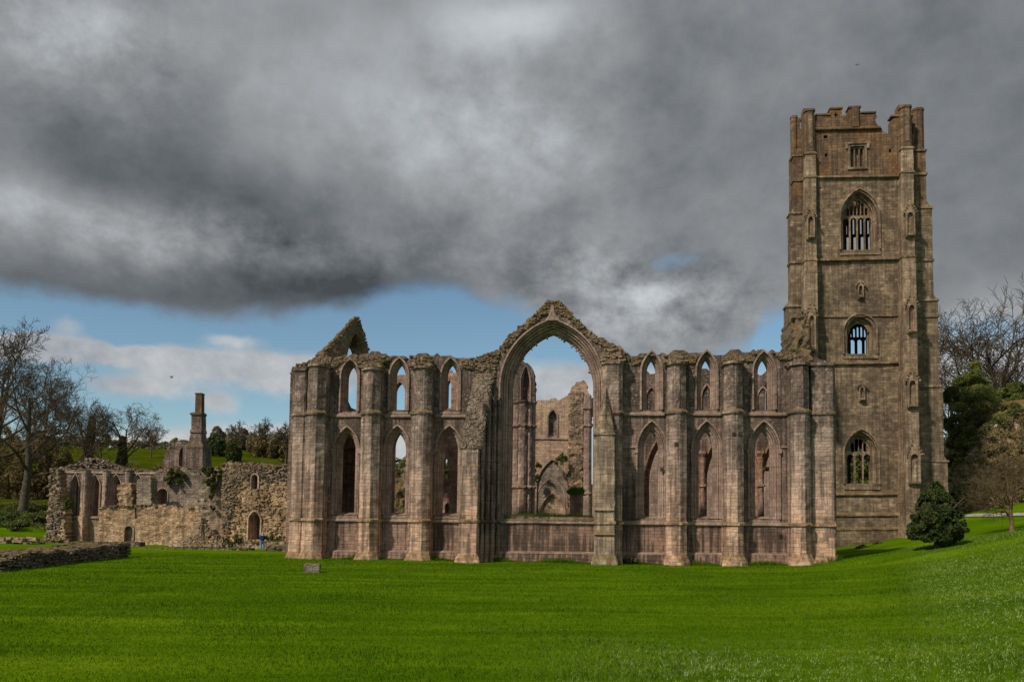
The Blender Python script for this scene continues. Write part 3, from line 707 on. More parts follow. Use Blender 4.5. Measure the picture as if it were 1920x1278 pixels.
# southern gable fragment standing above the left end
def build_gable():
    p = at(655, 640, 64.0); G = Frame((p.x, p.y), R(46))
    root = G.root('gable_fragment', 'jagged triangular gable fragment with half an arch above the left end of the chapel', 'ruin')
    q = [(594, 686), (596, 682), (603, 671), (610, 661), (616, 651), (625, 642), (632, 633), (640, 624), (647, 617), (655, 608), (661, 600), (666, 594), (672, 594), (675, 606), (678, 616), (681, 622), (684, 636), (688, 646), (691, 655), (691, 686)]
    hole = [(648, 686), (649, 672), (653, 654), (657, 642), (661, 632), (666, 625), (671, 630), (677, 640), (681, 654), (684, 686)]
    o = slab('wall', G.P(q)[::-1], [G.P(hole)], 1.5, M_TOP, root, cell=.3, jit=.07, rag=.09, course=.16, mode='rubble')
    zb_, zt_ = G.Z(660, 700), G.Z(668, 594)
    for v in o.data.vertices:
        if v.co.y > .7: v.co.z -= .95 * max(0, (v.co.z - zb_ - 1.0) / (zt_ - zb_ - 1.0))
    P = G.P(hole); mb = MB(); V = []
    prof = [(.0, -.05), (.0, .3), (.12, .35), (.12, .7), (.2, .75), (.2, 1.5)]
    cx_, cz_ = G.L(664, 690)
    for (k, dep) in prof: V += [(x + (cx_ - x) * k * .35, dep, z + (cz_ - z) * k * .25) for x, z in P]
    m = len(P)
    mb.add(V, [(i * m + k, i * m + k + 1, (i + 1) * m + k + 1, (i + 1) * m + k) for i in range(len(prof) - 1) for k in range(m - 1)])
    mb.build('arch_soffit', M_RED, root)
    rubble_line('wall_head_rubble', G.P(q[2:-1]), 0, .35, .26, 16, M_TOP, root, drop=.08, lift=.1)
build_gable()

# ------------------------------------------------------------------ what shows through the windows
M_INN = stone('inner_pink_stone', [(.22, .145, .11), (.34, .235, .17), (.44, .31, .22), (.54, .41, .28)], dark=.35, lichen=.35, seed=33.0, var=.8)
def build_inner():
    # arcade pier with arch springing, seen through the left of the great arch
    G = frame_at(980, 71, -6.6); root = G.root('crossing_pier', 'tall clustered pier with springing arch seen through the left side of the great arch', 'ruin')
    L = G.L
    q = [(948, 756), (948, 668), (975, 674), (985, 679), (996, 688), (1003, 699), (1003, 756)]
    slab('wall', G.P(q)[::-1], [arch(L(986, 720)[0], .42, L(986, 752)[1], L(986, 718)[1], L(986, 688)[1])], 1.2, M_FAC, root, cell=.4, jit=.04, rag=.1, course=.2, ragmin=L(980, 735)[1])
    slab('arch_backing', G.P([(978, 756), (978, 684), (994, 690), (994, 756)])[::-1], [], .4, M_FAC, root, v0=.6)
    moulding('arch_surround', L(986, 720)[0], .3, L(986, 752)[1], L(986, 718)[1], L(986, 692)[1], [(.2, -.1), (.16, -.12), (.12, .1), (.06, .12), (0, .4), (0, 1.2)], M_MOULD, root)
    zb = 0
    zt_ = L(990, 756)[1]; r1, r2 = L(990, 799)[1], L(990, 913)[1]
    for (a, b, pj) in ((951, 962, .35), (961, 973, .7), (971, 986, 1.15), (984, 996, .8), (994, 1003, .35)):
        ua, ub = G.U(a, 850, -pj), G.U(b, 850, -pj)
        pier('shaft', [(zb, ua, ub, pj, .15), (zt_ - .2, ua, ub, pj, .15), (zt_, ua - .08, ub + .08, pj + .15, .15), (zt_ + .12, ua - .1, ub + .1, pj + .18, .15)], M_MOULD if pj < 1 else M_PIER, root, rings_at=(r1, r2))
    slab('core', [(L(951, 760)[0], 0), (L(951, 760)[0], zt_), (L(1002, 760)[0], zt_), (L(1002, 760)[0], 0)][::-1], [], 1.0, M_FAC, root)
    # far transept wall
    G = frame_at(1060, 86, -6.6); root = G.root('transept_wall', 'distant broken pink wall with grassy ledges seen through the right of the great arch', 'wall')
    L = G.L
    q = [(996, 1000), (996, 752), (1012, 750), (1030, 748), (1050, 747), (1060, 742), (1070, 732), (1076, 722), (1080, 716), (1098, 714), (1103, 730), (1105, 742), (1112, 752), (1113, 770), (1109, 800), (1109, 1000)]
    win = arch(L(1036.5, 790)[0], .42, L(1036, 818)[1], L(1036, 782)[1], L(1036, 770)[1])
    slab('wall', G.P(q)[::-1], [win], 1.2, M_INN, root, cell=.45, jit=.05, rag=.14, course=.22, ragmin=L(1050, 800)[1])
    slab('window_backing', [(win[0][0] - .3, win[0][1] - .3), (win[0][0] - .3, win[0][1] + 3.4), (win[-1][0] + .3, win[0][1] + 3.4), (win[-1][0] + .3, win[0][1] - .3)][::-1], [], .3, M_ASH, root, v0=.55)
    moulding('window_surround', L(1036.5, 790)[0], .42, L(1036, 818)[1], L(1036, 782)[1], L(1036, 770)[1], [(.2, .02), (.2, -.1), (.05, -.12), (0, .5)], M_MOULD, root)
    string_course('string_course', G.P([(1002, 821), (1068, 823)]), 0, .12, .25, M_MOULD, root)
    # blocked great arch and doorway
    c = L(1035, 900)[0]; hw = abs(L(1063, 900)[0] - L(1007, 900)[0]) / 2
    moulding('blocked_arch', c, hw, 0, L(1035, 915)[1], L(1035, 862)[1], [(.12, .05), (.12, -.3), (.0, -.32), (-.05, .02)], M_MOULD, root)
    moulding('blocked_arch', c - .1, hw * .98, 0, L(1035, 935)[1], L(1035, 896)[1], [(.0, .0), (.0, -.14), (-.12, -.14), (-.14, -.0)], M_MOULD, root)
    slab('arch_infill', arch(c, hw - .02, -.2, L(1035, 915)[1], L(1035, 862)[1])[::-1], [arch(c + .1, 1.15, -.3, L(1036, 962)[1], L(1036, 928)[1])], .12, M_ASH, root, v0=-.1)
    moulding('doorway_arch', c + .1, 1.15, 0, L(1036, 962)[1], L(1036, 928)[1], [(.3, -.08), (.3, -.32), (.15, -.34), (.1, -.2), (0, -.18), (0, .1)], M_RED, root)
    ua, ub = G.U(1066, 850, -.5), G.U(1093, 850, -.5)
    slab('rubble_strip', [(ua, 0), (ua, L(1070, 740)[1]), (ub, L(1090, 735)[1]), (ub, 0)][::-1], [], .7, M_RUB, root, v0=-.6, cell=.3, jit=.09, rag=.1, mode='rubble')
    ua, ub = G.U(1094, 850, -.8), G.U(1108, 850, -.8)
    pier('shaft', [(0, ua, ub, 1.1, .2), (L(1100, 772)[1], ua, ub, 1.0, .2), (L(1100, 768)[1], ua - .1, ub + .1, 1.15, .2), (L(1100, 742)[1], ua, ub, .8, .2)], M_MOULD, root, rings_at=(L(1100, 800)[1], L(1100, 925)[1]))
    # stub pier with grass on its head
    G = frame_at(1080, 78, -6.6); root = G.root('pier_stub', 'short red stone pier stub topped with a grass tuft, seen low through the great arch', 'pier')
    ua, ub = G.U(1069, 940), G.U(1093, 940); zt_ = G.Z(1080, 923)
    pier('shaft', [(0, ua, ub, 1.1, .15), (zt_ - .25, ua, ub, 1.1, .15), (zt_ - .2, ua - .1, ub + .1, 1.2, .15), (zt_, ua - .1, ub + .1, 1.2, .15)], M_RED, root, rings_at=())
    # left: pier seen in the first lancet, tall arch fragment behind the second, wall behind the third
    G = frame_at(655, 67, -6.6); root = G.root('inner_pier', 'dark red shafted inner pier seen through the leftmost lower lancet', 'pier')
    for (a, b, yt) in ((636, 649, 782), (648, 660, 782), (658, 668, 782)):
        ua, ub = G.U(a, 880, -.5), G.U(b, 880, -.5); zt_ = G.Z(655, yt)
        pier('shaft', [(0, ua, ub, .5, .12), (zt_ - .5, ua, ub, .5, .12), (zt_ - .3, ua - .05, ub + .05, .6, .12), (zt_, ua - .05, ub + .05, .6, .12)], M_RED, root, rings_at=(G.Z(655, 840), G.Z(655, 905)))
    if 0: pier('upper_shaft', [(G.Z(655, 785), ua, ua + .5, .5, .1), (G.Z(655, 690), ua, ua + .5, .5, .1)], M_MOULD, root)
    G = frame_at(750, 72, -6.6); root = G.root('arch_fragment', 'slender pointed arch fragment seen through the second upper lancet from the left', 'ruin')
    hs = [arch(G.U(749, 750), .50, G.Z(750, 790), G.Z(750, 735), G.Z(750, 716)), arch(G.U(750, 900), .72, G.Z(750, 1010), G.Z(750, 838), G.Z(750, 806))]
    slab('wall', G.P([(724, 1010), (724, 712), (738, 703), (758, 702), (780, 710), (786, 740), (782, 1010)])[::-1], hs, 1.0, M_MOULD, root, cell=.4, jit=.04, rag=.06)
    G = frame_at(750, 82, -6.6); root = G.root('rubble_bank', 'low overgrown rubble bank glimpsed through the second lower lancet from the left', 'ruin')
    slab('wall', G.P([(728, 1000), (728, 905), (738, 880), (748, 895), (756, 868), (768, 880), (772, 1000)])[::-1], [], 1.5, M_TOP, root, cell=.35, jit=.2, rag=.25, mode='rubble')
    G = frame_at(850, 76, -6.6); root = G.root('inner_wall', 'pinkish inner wall with small dark doorway behind the third lower lancet from the left', 'wall')
    slab('wall', G.P([(826, 1000), (826, 720), (832, 700), (846, 694), (858, 702), (872, 708), (874, 1000)])[::-1], [arch(G.U(838.5, 955), .22, G.Z(838, 968), G.Z(838, 948), G.Z(838, 942)), arch(G.U(842, 740), .2, G.Z(842, 765), G.Z(842, 722), G.Z(842, 712)), G.P([(833, 858), (839, 862), (838, 886), (832, 884)])], .9, M_RED, root, cell=.4, jit=.08, rag=.12)
    slab('backing', G.P([(822, 1000), (822, 905), (862, 905), (862, 1000)])[::-1], [], .4, M_FAC, root, v0=1.4)
    # right: the inner arcade behind the three right-hand bays
    G = frame_at(1330, 68.5, -6.6); root = G.root('inner_arcade', 'reddish inner arcade of tall pointed arches behind the right half of the chapel front', 'ruin')
    L = G.L
    q = [(1176, 1010), (1176, 706), (1200, 692), (1220, 697), (1245, 700), (1290, 696), (1325, 692), (1350, 700), (1400, 702), (1430, 700), (1442, 694), (1470, 690), (1510, 700), (1510, 1010)]
    hs = []; sp = []
    for cx_ in (1262, 1371, 1479):
        c = L(cx_, 880)[0]; hw = L(cx_ + 44, 880)[0] - c
        sp.append((c, hw, -.2, L(cx_, 905)[1], L(cx_, 806)[1])); hs.append(arch(*sp[-1], .45, 12))
    hs += [arch(L(1438, 730)[0], .14, L(1438, 770)[1], L(1438, 725)[1], L(1438, 714)[1])]
    slab('wall', G.P(q)[::-1], hs, 1.3, M_FAC, root, cell=.5, jit=.06, rag=.14, course=.2, ragmin=L(1300, 730)[1])
    for s_ in sp: moulding('arch_surround', *s_, [(.6, .0), (.6, -.15), (.46, -.16), (.42, .1), (.3, .12), (.28, .35), (.14, .38), (.1, .7), (0, .75), (0, 1.3)], M_RED, root, n=12)
    for cx_ in (1317, 1425):
        ua, ub = L(cx_ - 4, 880)[0], L(cx_ + 5, 880)[0]
        pier('shaft', [(-.2, ua, ub, .5, .14), (L(cx_, 856)[1], ua, ub, .5, .14), (L(cx_, 850)[1], ua - .12, ub + .12, .62, .14), (L(cx_, 846)[1], ua - .12, ub + .12, .62, .14)], M_RED, root, rings_at=(L(cx_, 910)[1],))
    for cx_, a_ in ((1221, 735), (1325, 730), (1430, 735)):
        moulding('blind_arch', L(cx_, 745)[0], .42, L(cx_, 768)[1], L(cx_, 745)[1], L(cx_, a_ - 8)[1], [(.12, .02), (.12, -.14), (0, -.15), (-.04, .02)], M_RED, root)
    G = frame_at(1330, 84, -6.6); root = G.root('choir_wall', 'dim far wall with blind arches glimpsed through the arches of the inner arcade', 'wall')
    slab('wall', G.P([(1180, 1000), (1180, 760), (1250, 752), (1330, 770), (1390, 768), (1425, 800), (1432, 815), (1446, 815), (1452, 890), (1500, 892), (1500, 1000)])[::-1], [], 1.2, M_MOULD, root, cell=.5, jit=.08, rag=.14)
build_inner()

# ------------------------------------------------------------------ bell tower
def build_tower():
    G = frame_at(1620, 88, -6.6); L = G.L
    root = G.root('bell_tower', 'tall square battlemented tower with stepped buttresses behind the right end of the chapel front', 'tower')
    t0 = terr(G.o.x, G.o.y)
    U0, U1 = G.U(1512, 600), G.U(1713, 600)
    top = [(1512, 216), (1530, 216), (1556, 217), (1556.5, 206), (1578, 205), (1578.5, 216), (1591, 215), (1592, 203), (1612.5, 203), (1613.5, 214), (1642, 213), (1645, 219), (1641, 225), (1644, 233), (1653, 240), (1655, 246), (1669, 253), (1671, 250), (1671.5, 225), (1678, 221), (1688, 216), (1713, 216)]
    T_ = G.P(top); T_[0] = (U0, T_[0][1]); T_[-1] = (U1, T_[-1][1])
    def W(x0, x1, f, s_, a):
        c = L((x0 + x1) / 2, (f + s_) / 2)[0]; h = (L(x1, (f + s_) / 2)[0] - L(x0, (f + s_) / 2)[0]) / 2; m_ = (x0 + x1) / 2
        return c, h, L(m_, f)[1], L(m_, s_)[1], L(m_, a)[1]
    w2 = W(1584, 1640, 468, 408, 364); w4 = W(1593, 1632.5, 663, 620, 600); w6 = W(1591.5, 1638.5, 907, 850, 814)
    sq = W(1594, 1620.6, 313, 300, 275)
    sqp = [(sq[0] - sq[1], sq[2]), (sq[0] + sq[1], sq[2]), (sq[0] + sq[1], sq[4]), (sq[0] - sq[1], sq[4])]
    holes = [arch(*w2, .3, 14), arch(*w4, .3, 12), arch(*w6, .3, 14), sqp]
    for (x, y, w_, h_) in ((1548, 256.5, .22, .17), (1549, 291, .14, .2), (1669, 283, .13, .2), (1685, 284, .1, .1)):
        u, z = L(x, y); holes.append([(u - w_, z - h_), (u + w_, z - h_), (u + w_, z + h_), (u - w_, z + h_)])
    u, z = L(1567.5, 216); z = L(1567.5, 215.5)[1]
    quat = [(u + (.2 + .09 * math.cos(4 * t)) * math.cos(t), z + (.2 + .09 * math.cos(4 * t)) * math.sin(t)) for t in [2 * math.pi * k / 24 for k in range(24)]]
    holes.append(quat)
    zsplit = L(1612, 333)[1]; zpar = L(1612, 245)[1]
    # masonry of the front in two lifts that meet at the upper string
    low = [(U0, -.8), (U0, zsplit), (U1, zsplit), (U1, -.8)][::-1]
    slab('wall', low, holes[:3], 1.7, M_TOW, root, cell=.6, jit=.05)
    up = ([(U0, zsplit)] + T_ + [(U1, zsplit)])[::-1]
    slab('upper_wall', up, [sqp] + holes[4:], 1.0, M_TOWTOP, root, cell=.5, jit=.04, rag=0)
    slab('window_backing', [(sqp[0][0] - .4, sqp[0][1] - .4), (sqp[0][0] - .4, sqp[2][1] + .4), (sqp[1][0] + .4, sqp[2][1] + .4), (sqp[1][0] + .4, sqp[0][1] - .4)][::-1], [], .3, M_TOWTOP, root, v0=.5)
    # sides, back
    D = 8.0; zb = L(1612, 236)[1]
    mb = MB(); mb.box(U0, U0 + 1.6, 1.7, D, -.8, zb); mb.box(U1 - 1.6, U1, 1.7, D, -.8, zb); mb.build('side_wall', M_TOW, root)
    GB = Frame((G.o + G.n * D).xy, G.a)
    def WB(x0, x1, f, s_, a):
        c = GB.U((x0 + x1) / 2, (f + s_) / 2); h = (GB.U(x1, f) - GB.U(x0, f)) / 2; m_ = (x0 + x1) / 2
        return c, h, GB.Z(m_, f), GB.Z(m_, s_), GB.Z(m_, a)
    b2 = WB(1584, 1639, 476, 425, 408); b4 = WB(1592, 1633, 672, 628, 609); b6 = WB(1592, 1638, 920, 870, 840)
    def arch_tracery(name, w_, lights, ztr, v0, th, mat, parent, panels=True, mull=.075, rise=.42):
        """tracery slab filling an arch: tall lights below ztr, narrow panels above"""
        c, h, z0, zs, za = w_; hh = max(za - zs, .05); Rr = (h * h + hh * hh) / (2 * h); cc = h - Rr
        def limit(x):
            q = abs(x - c); v = Rr * Rr - (q - cc) ** 2
            return zs + math.sqrt(v) if v > 0 else zs
        hs = []; lw = 2 * h / lights
        for i in range(lights):
            x0 = c - h + i * lw + mull; x1 = x0 + lw - 2 * mull; xc = (x0 + x1) / 2; hw = (x1 - x0) / 2
            lim = min(limit(x0), limit(x1)) - mull if ztr > zs else 1e9
            za_ = min(ztr, lim); hs.append(arch(xc, hw, z0 + .12, za_ - hw * rise * 2.4, za_, 0, 5))
        if panels:
            np_ = lights * 2; pw = 2 * h / np_; m2 = mull * .55
            for i in range(np_):
                x0 = c - h + i * pw + m2; x1 = x0 + pw - 2 * m2
                zt_ = min(limit(x0), limit(x1)) - .14; zb_ = ztr + .28
                if zt_ - zb_ > .35: hs.append(arch((x0 + x1) / 2, (x1 - x0) / 2, zb_, zt_ - .2, zt_, 0, 4))
        return slab(name, arch(c, h + .02, z0, zs, za, 0, 14)[::-1], hs, th, mat, parent, v0=v0, cell=9, jit=.0, hcell=.3)
    slab('back_wall', [(U0 + 1.6, -.8), (U0 + 1.6, zb), (U1 - 1.6, zb), (U1 - 1.6, -.8)][::-1], [arch(*b2), arch(*b4), arch(*b6)], 1.4, M_TOW, root, v0=D - .7, cell=9, jit=0)
    arch_tracery('far_tracery', b2, 4, GB.Z(1612, 443), D, .3, M_DARK, root, mull=.16)  # shade painted in, near-black in place of tower stone
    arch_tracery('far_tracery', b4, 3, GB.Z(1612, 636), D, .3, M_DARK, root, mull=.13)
    # windows of the front
    for w_, lights, ztr, pan in ((w2, 4, L(1612, 403)[1], True), (w6, 3, L(1614, 850)[1], True)):
        pr = [(.62, .03), (.62, -.16), (.5, -.2), (.46, .05), (.36, .08), (.32, .3), (.2, .3), (.16, .5), (.04, .55), (0, .7), (0, 1.72)]
        s_ = moulding('window_surround', *w_, pr, M_TOWB, root, n=14)
        arch_tracery('tracery', w_, lights, ztr, .85, .22, M_TOWB, s_, panels=pan)
        mb = MB(); c, h, z0, _, _ = w_
        V = [(c - h - .6, -.1, z0 - .35), (c + h + .6, -.1, z0 - .35), (c + h + .6, -.1, z0 - .6), (c - h - .6, -.1, z0 - .6), (c - h - .3, .8, z0 + .02), (c + h + .3, .8, z0 + .02), (c - h - .6, .03, z0 - .35), (c + h + .6, .03, z0 - .35)]
        mb.add(V, [(0, 1, 5, 4), (3, 2, 1, 0), (0, 4, 6), (1, 7, 5)]); mb.build('sill', M_TOWB, s_)
    s_ = moulding('window_surround', *w4, [(.78, .03), (.78, -.18), (.62, -.22), (.58, .02), (.46, .05), (.4, .22), (.28, .22), (.22, .45), (.08, .45), (0, .6), (0, 1.72)], M_TOWB, root, n=12)
    mb = MB(); c, h, z0, zs, za = w4
    P = resample(arch(c, h, z0, zs, za, 0, 12)[1:-1], .34, closed=False)
    for (u, z) in P:
        mb = MB(); dx, dz = c - u, zs - .4 - z; l = math.hypot(dx, dz); mb.box(u + dx / l * .08 - .07, u + dx / l * .08 + .07, .5, .7, z + dz / l * .14 - .12, z + dz / l * .14 + .12, .03); mb.build('cusp', M_TOWB, s_)
    mb = MB(); mb.add([(c - h - .75, -.1, z0 - .3), (c + h + .75, -.1, z0 - .3), (c + h + .75, -.1, z0 - .55), (c - h - .75, -.1, z0 - .55), (c - h - .3, .8, z0 + .02), (c + h + .3, .8, z0 + .02)], [(0, 1, 5, 4), (3, 2, 1, 0)]); mb.build('sill', M_TOWB, s_)
    # small square-headed window
    mb = MB(); c, h, z0, _, z1 = sq
    mb.box(c - h - .25, c - h, -.12, .3, z0 - .1, z1 + .25); mb.box(c + h, c + h + .25, -.12, .3, z0 - .1, z1 + .25); mb.box(c - h, c + h, -.12, .3, z1, z1 + .25); mb.box(c - h - .45, c + h + .5, -.25, .1, z1 + .25, z1 + .42)
    mb.box(c - h - .3, c + h + .3, -.16, .3, z0 - .3, z0 - .1); mb.box(c - h - .5, c - h - .25, -.22, .1, z1 - .25, z1 + .25); mb.box(c + h + .25, c + h + .5, -.22, .1, z1 - .25, z1 + .25)
    s_ = mb.build('window_frame', M_TOWB, root)
    hs = []
    for i in range(3):
        x0 = c - h + i * 2 * h / 3 + .07; x1 = x0 + 2 * h / 3 - .14; hs.append(arch((x0 + x1) / 2, (x1 - x0) / 2, z0 + .05, z1 - .4, z1 - .12, 0, 5))
    slab('tracery', [(c - h, z0), (c + h, z0), (c + h, z1), (c - h, z1)], hs, .15, M_TOWB, s_, v0=.12, cell=9, jit=0, hcell=.3)
    # canopied niches on the wall face
    def niche(x, y0, y1, wpx, v, name='niche', par=root, mat=M_TOWB):
        c_ = L(x, (y0 + y1) / 2, v)[0]; hw = wpx * .0587 / 2; zb_, zt_ = L(x, y1, v)[1], L(x, y0, v)[1]; H_ = zt_ - zb_
        zg = zb_ + H_ * .66
        outl = [(c_ - hw, zb_), (c_ + hw, zb_), (c_ + hw, zg), (c_ + hw * 1.15, zg), (c_ + .1, zt_ - .25), (c_ + .12, zt_), (c_ - .12, zt_), (c_ - .1, zt_ - .25), (c_ - hw * 1.15, zg), (c_ - hw, zg)]
        o = slab(name, outl, [arch(c_, hw * .62, zb_ + .35, zg - .35, zg + .1, 0, 5)], .34, mat, par, v0=v - .3, cell=9, jit=0, hcell=.3)
        mb = MB(); mb.box(c_ - hw * .8, c_ + hw * .8, v - .5, v - .3, zb_ + .12, zb_ + .32, .04); mb.build('pedestal', mat, o); mb = MB()
        zc = zg + .2
        for k in range(4):
            t = k / 4
            for sg in (-1, 1): mb.stone((c_ + sg * (hw * 1.2 * (1 - t) + .1), v - .3, zg + .1 + t * (zt_ - zg - .3)), .2, .25, .2); mb.build('crocket', mat, o); mb = MB()
    niche(1612.5, 525, 561, 11, 0); niche(1615, 715, 752, 11, 0)
    # strings on the front
    for (ya, yb, dp, hg) in ((333, 330.5, .3, .4), (488, 484.5, .35, .5), (594, 591, .16, .3), (682, 679, .28, .4), (926, 925, .22, .4), (965, 964, .5, .5), (991, 990, .6, .5)):
        string_course('string_course', [L(1530, ya), L(1712, yb)] if ya > 330 else [], 0, dp, hg, M_TOW, root)
    string_course('parapet_string', [L(1528, 243), L(1650, 240)], 0, .3, .5, M_TOWTOP, root)
    mb = MB(); a_, b_ = L(1520, 1000)[0], L(1712, 1000)[0]; mb.box(a_, b_, -.5, .1, -.8, L(1612, 993)[1]); mb.box(a_, b_, -.34, .1, L(1612, 991)[1], L(1612, 967)[1]); mb.build('plinth', M_TOW, root)
    # merlon coping
    mb = MB()
    for (x0, x1, y) in ((1556, 1579, 205), (1591, 1613.5, 202.5), (1530, 1556, 217), (1613, 1642, 213), (1671, 1688, 219)):
        ua, z = L(x0, y); ub, _ = L(x1, y); mb.box(ua - .05, ub + .05, -.12, 1.1, z - .02, z + .16, .015); mb.build('coping', M_TOWTOP, root); mb = MB()
    for x0, x1 in ((1596, 1608),): ua, z = L(x0, 203); ub, _ = L(x1, 203); mb.box(ua, ub, -.35, 0, L(x0, 240)[1], z + .1, .02)
    mb.build('pilaster', M_TOWTOP, root)
    # forward buttresses
    def fwd(xs, right):
        # xs: [(y, x0, x1, projection)] bottom to top
        st = []
        for i, (y, x0, x1, p) in enumerate(xs):
            ua, ub = L(x0, y, -p)[0], L(x1, y, -p)[0]; z = L((x0 + x1) / 2, y, -p)[1]; st.append((z, ua, ub, p, .05))
        return st
    right = [(1075, 1696, 1729, 3.1), (1012, 1698, 1727, 3.0), (992, 1699, 1726, 2.8), (862, 1700, 1726, 2.6), (850, 1699, 1725, 2.3), (700, 1697, 1722, 2.2), (690, 1697, 1721, 1.9), (575, 1695, 1720, 1.8), (560, 1694, 1719, 1.5), (488, 1692, 1718, 1.4), (480, 1692, 1716, 1.15), (398, 1691, 1715.5, 1.1), (388, 1690.5, 1714, .85), (322, 1690, 1714, .8), (274, 1690, 1712.5, .7)]
    left = [(1075, 1507, 1537, 3.0), (900, 1507, 1535, 2.4), (700, 1507, 1534, 2.0), (690, 1507, 1534, 1.8), (590, 1508, 1534, 1.7), (575, 1508, 1534, 1.4), (492, 1509, 1533, 1.3), (486, 1509, 1532, 1.1), (405, 1509, 1531.5, 1.0), (395, 1509, 1531, .8), (330, 1509, 1531, .75), (284, 1510, 1530, .65)]
    pier('buttress', fwd(right, 1), M_TOWB, root, rings_at=(L(1703, 322, -.8)[1], L(1703, 480, -1.2)[1], L(1703, 274, -.7)[1] - .2), step=.6)
    pier('buttress', fwd(left, 0), M_TOWB, root, rings_at=(L(1520, 331, -.8)[1], L(1520, 487, -1.2)[1], L(1520, 284, -.7)[1] - .2), step=.6)
    # octagonal turret shafts above
    def turret(x0, x1, yb, yt, p):
        ua, ub = L(x0, (yb + yt) / 2, -p)[0], L(x1, (yb + yt) / 2, -p)[0]; c_ = (ua + ub) / 2
        pier('turret', [(L(x0, yb, -p)[1] - .1, ua, ub, p, .3), (L(x0, yt, -p)[1] - .3, ua + .02, ub - .02, p, .3), (L(x0, yt, -p)[1] - .25, ua - .06, ub + .06, p + .08, .3), (L(x0, yt, -p)[1], ua - .06, ub + .06, p + .08, .3), (L(x0, yt, -p)[1] + .12, ua + .3, ub - .3, p - .3, .1)], M_TOWTOP, root, step=.6)
        mb = MB(); mb.box(ua, ub, 0.05, 1.2, L(x0, yb)[1] - .1, L(x0, yt)[1] + .05, .03); mb.build('turret', M_TOWTOP, root)
        mb = MB(); mb.box(c_ - .22, c_ + .22, -p - .05, -p + .2, L(x0, yb - 8, -p)[1], L(x0, yt + 12, -p)[1]); mb.build('turret_panel', M_TOW, root)
    turret(1690, 1711, 272, 197, .7); turret(1510, 1529, 284, 204, .65)
    # lateral buttresses, set back from the front plane
    v_ = 1.0
    def lateral(side, stages, strings):
        zlist = []
        for (yb, yt, x, th) in stages:
            uo = G.U(x, (yb + yt) / 2, v_); ui = (U0 + .3) if side < 0 else (U1 - .3)
            a_, b_ = (uo, ui) if side < 0 else (ui, uo)
            z0 = L(x, yb, v_)[1]; z1 = L(x, yt, v_)[1]
            e = .45
            mb = MB(); n_ = max(2, int((z1 - z0) / .8)); rg = []
            for i in range(n_ + 1):
                z = z0 + (z1 - z0) * i / n_; j = lambda: rng.uniform(-.03, .03)
                rg.append([(a_ + j(), v_ + j(), z), (b_ + j(), v_ + j(), z), (b_, v_ + th, z), (a_, v_ + th, z)])
            rg.append([(a_ + (e if side < 0 else 0), v_ + .2, z1 + .8), (b_ - (e if side > 0 else 0), v_ + .2, z1 + .8), (b_ - (e if side > 0 else 0), v_ + th - .2, z1 + .8), (a_ + (e if side < 0 else 0), v_ + th - .2, z1 + .8)])
            mb.rings(rg); mb.build('lateral_buttress', M_TOW if yt > 300 else M_TOWTOP, root)
            mb = MB(); mb.box(a_ - .12, b_ + .12, v_ - .12, v_ + th + .1, z1 - .1, z1 + .12, .02); mb.build('set_off', M_TOWB, root)
        for (y, x) in strings:
            uo = G.U(x, y, v_); ui = (U0 + .3) if side < 0 else (U1 - .3); a_, b_ = min(uo, ui), max(uo, ui); z = L(x, y, v_)[1]
            mb = MB(); mb.box(a_ - .13, b_ + .13, v_ - .14, v_ + 1.3, z - .14, z + .14, .02); mb.build('set_off', M_TOW, root)
    lateral(-1, [(1075, 574, 1476, 1.3), (574, 400, 1482, 1.3), (400, 292, 1487.5, 1.2)], [(492, 1482.5), (338, 1488)])
    lateral(1, [(1075, 864, 1779, 3.6), (864, 724, 1769, 3.2), (724, 562, 1760, 2.9), (562, 389, 1749, 2.6), (389, 282, 1736.5, 2.2)], [(487, 1749), (326, 1736), (592, 1759)])
    # lateral turret shafts and the pierced walls between
    def lat_turret(x0, x1, yb, yt):
        ua, ub = G.U(x0, (yb + yt) / 2, v_), G.U(x1, (yb + yt) / 2, v_)
        z0, z1 = L(x0, yb, v_)[1], L(x0, yt, v_)[1]; c_ = (ua + ub) / 2; r = (ub - ua) / 2 / math.cos(R(22.5))
        mb = MB(); rg = []
        for z, k in ((z0, 1), (z1 - .3, 1), (z1 - .25, 1.1), (z1, 1.1), (z1 + .1, .6)):
            rg.append([(c_ + r * k * math.cos(R(22.5 + 45 * i)), v_ + .8 + r * k * math.sin(R(22.5 + 45 * i)), z) for i in range(8)])
        mb.rings(rg); mb.build('turret', M_TOWTOP, root)
    lat_turret(1485.5, 1498, 294, 213); lat_turret(1715.5, 1736, 284, 200)
    mb = MB()
    ua, ub = G.U(1497, 260, v_), G.U(1512, 260, v_); z0, z1 = L(1500, 292, v_)[1], L(1500, 217, v_)[1]; s0, s1 = L(1500, 238, v_)[1], L(1500, 221, v_)[1]
    mb.box(ua, ub, v_ + .5, v_ + 1.1, z0, s0); mb.box(ua, ub, v_ + .5, v_ + 1.1, s1, z1); mb.box(ua, ua + .35, v_ + .5, v_ + 1.1, s0, s1)
    mb.box(ub - .3, ub, v_ + .5, v_ + 1.1, s0, s1)
    ua, ub = G.U(1709, 260, v_), G.U(1717, 260, v_); z0, z1 = L(1712, 284, v_)[1], L(1712, 205, v_)[1]; s0, s1 = L(1712, 246, v_)[1], L(1712, 212, v_)[1]
    mb.box(ua, ub, v_ + .5, v_ + 1.1, z0, s0); mb.box(ua, ub, v_ + .5, v_ + 1.1, s1, z1); mb.box(ua, ua + .08, v_ + .5, v_ + 1.1, s0, s1)
    mb.build('pierced_wall', M_TOWTOP, root)
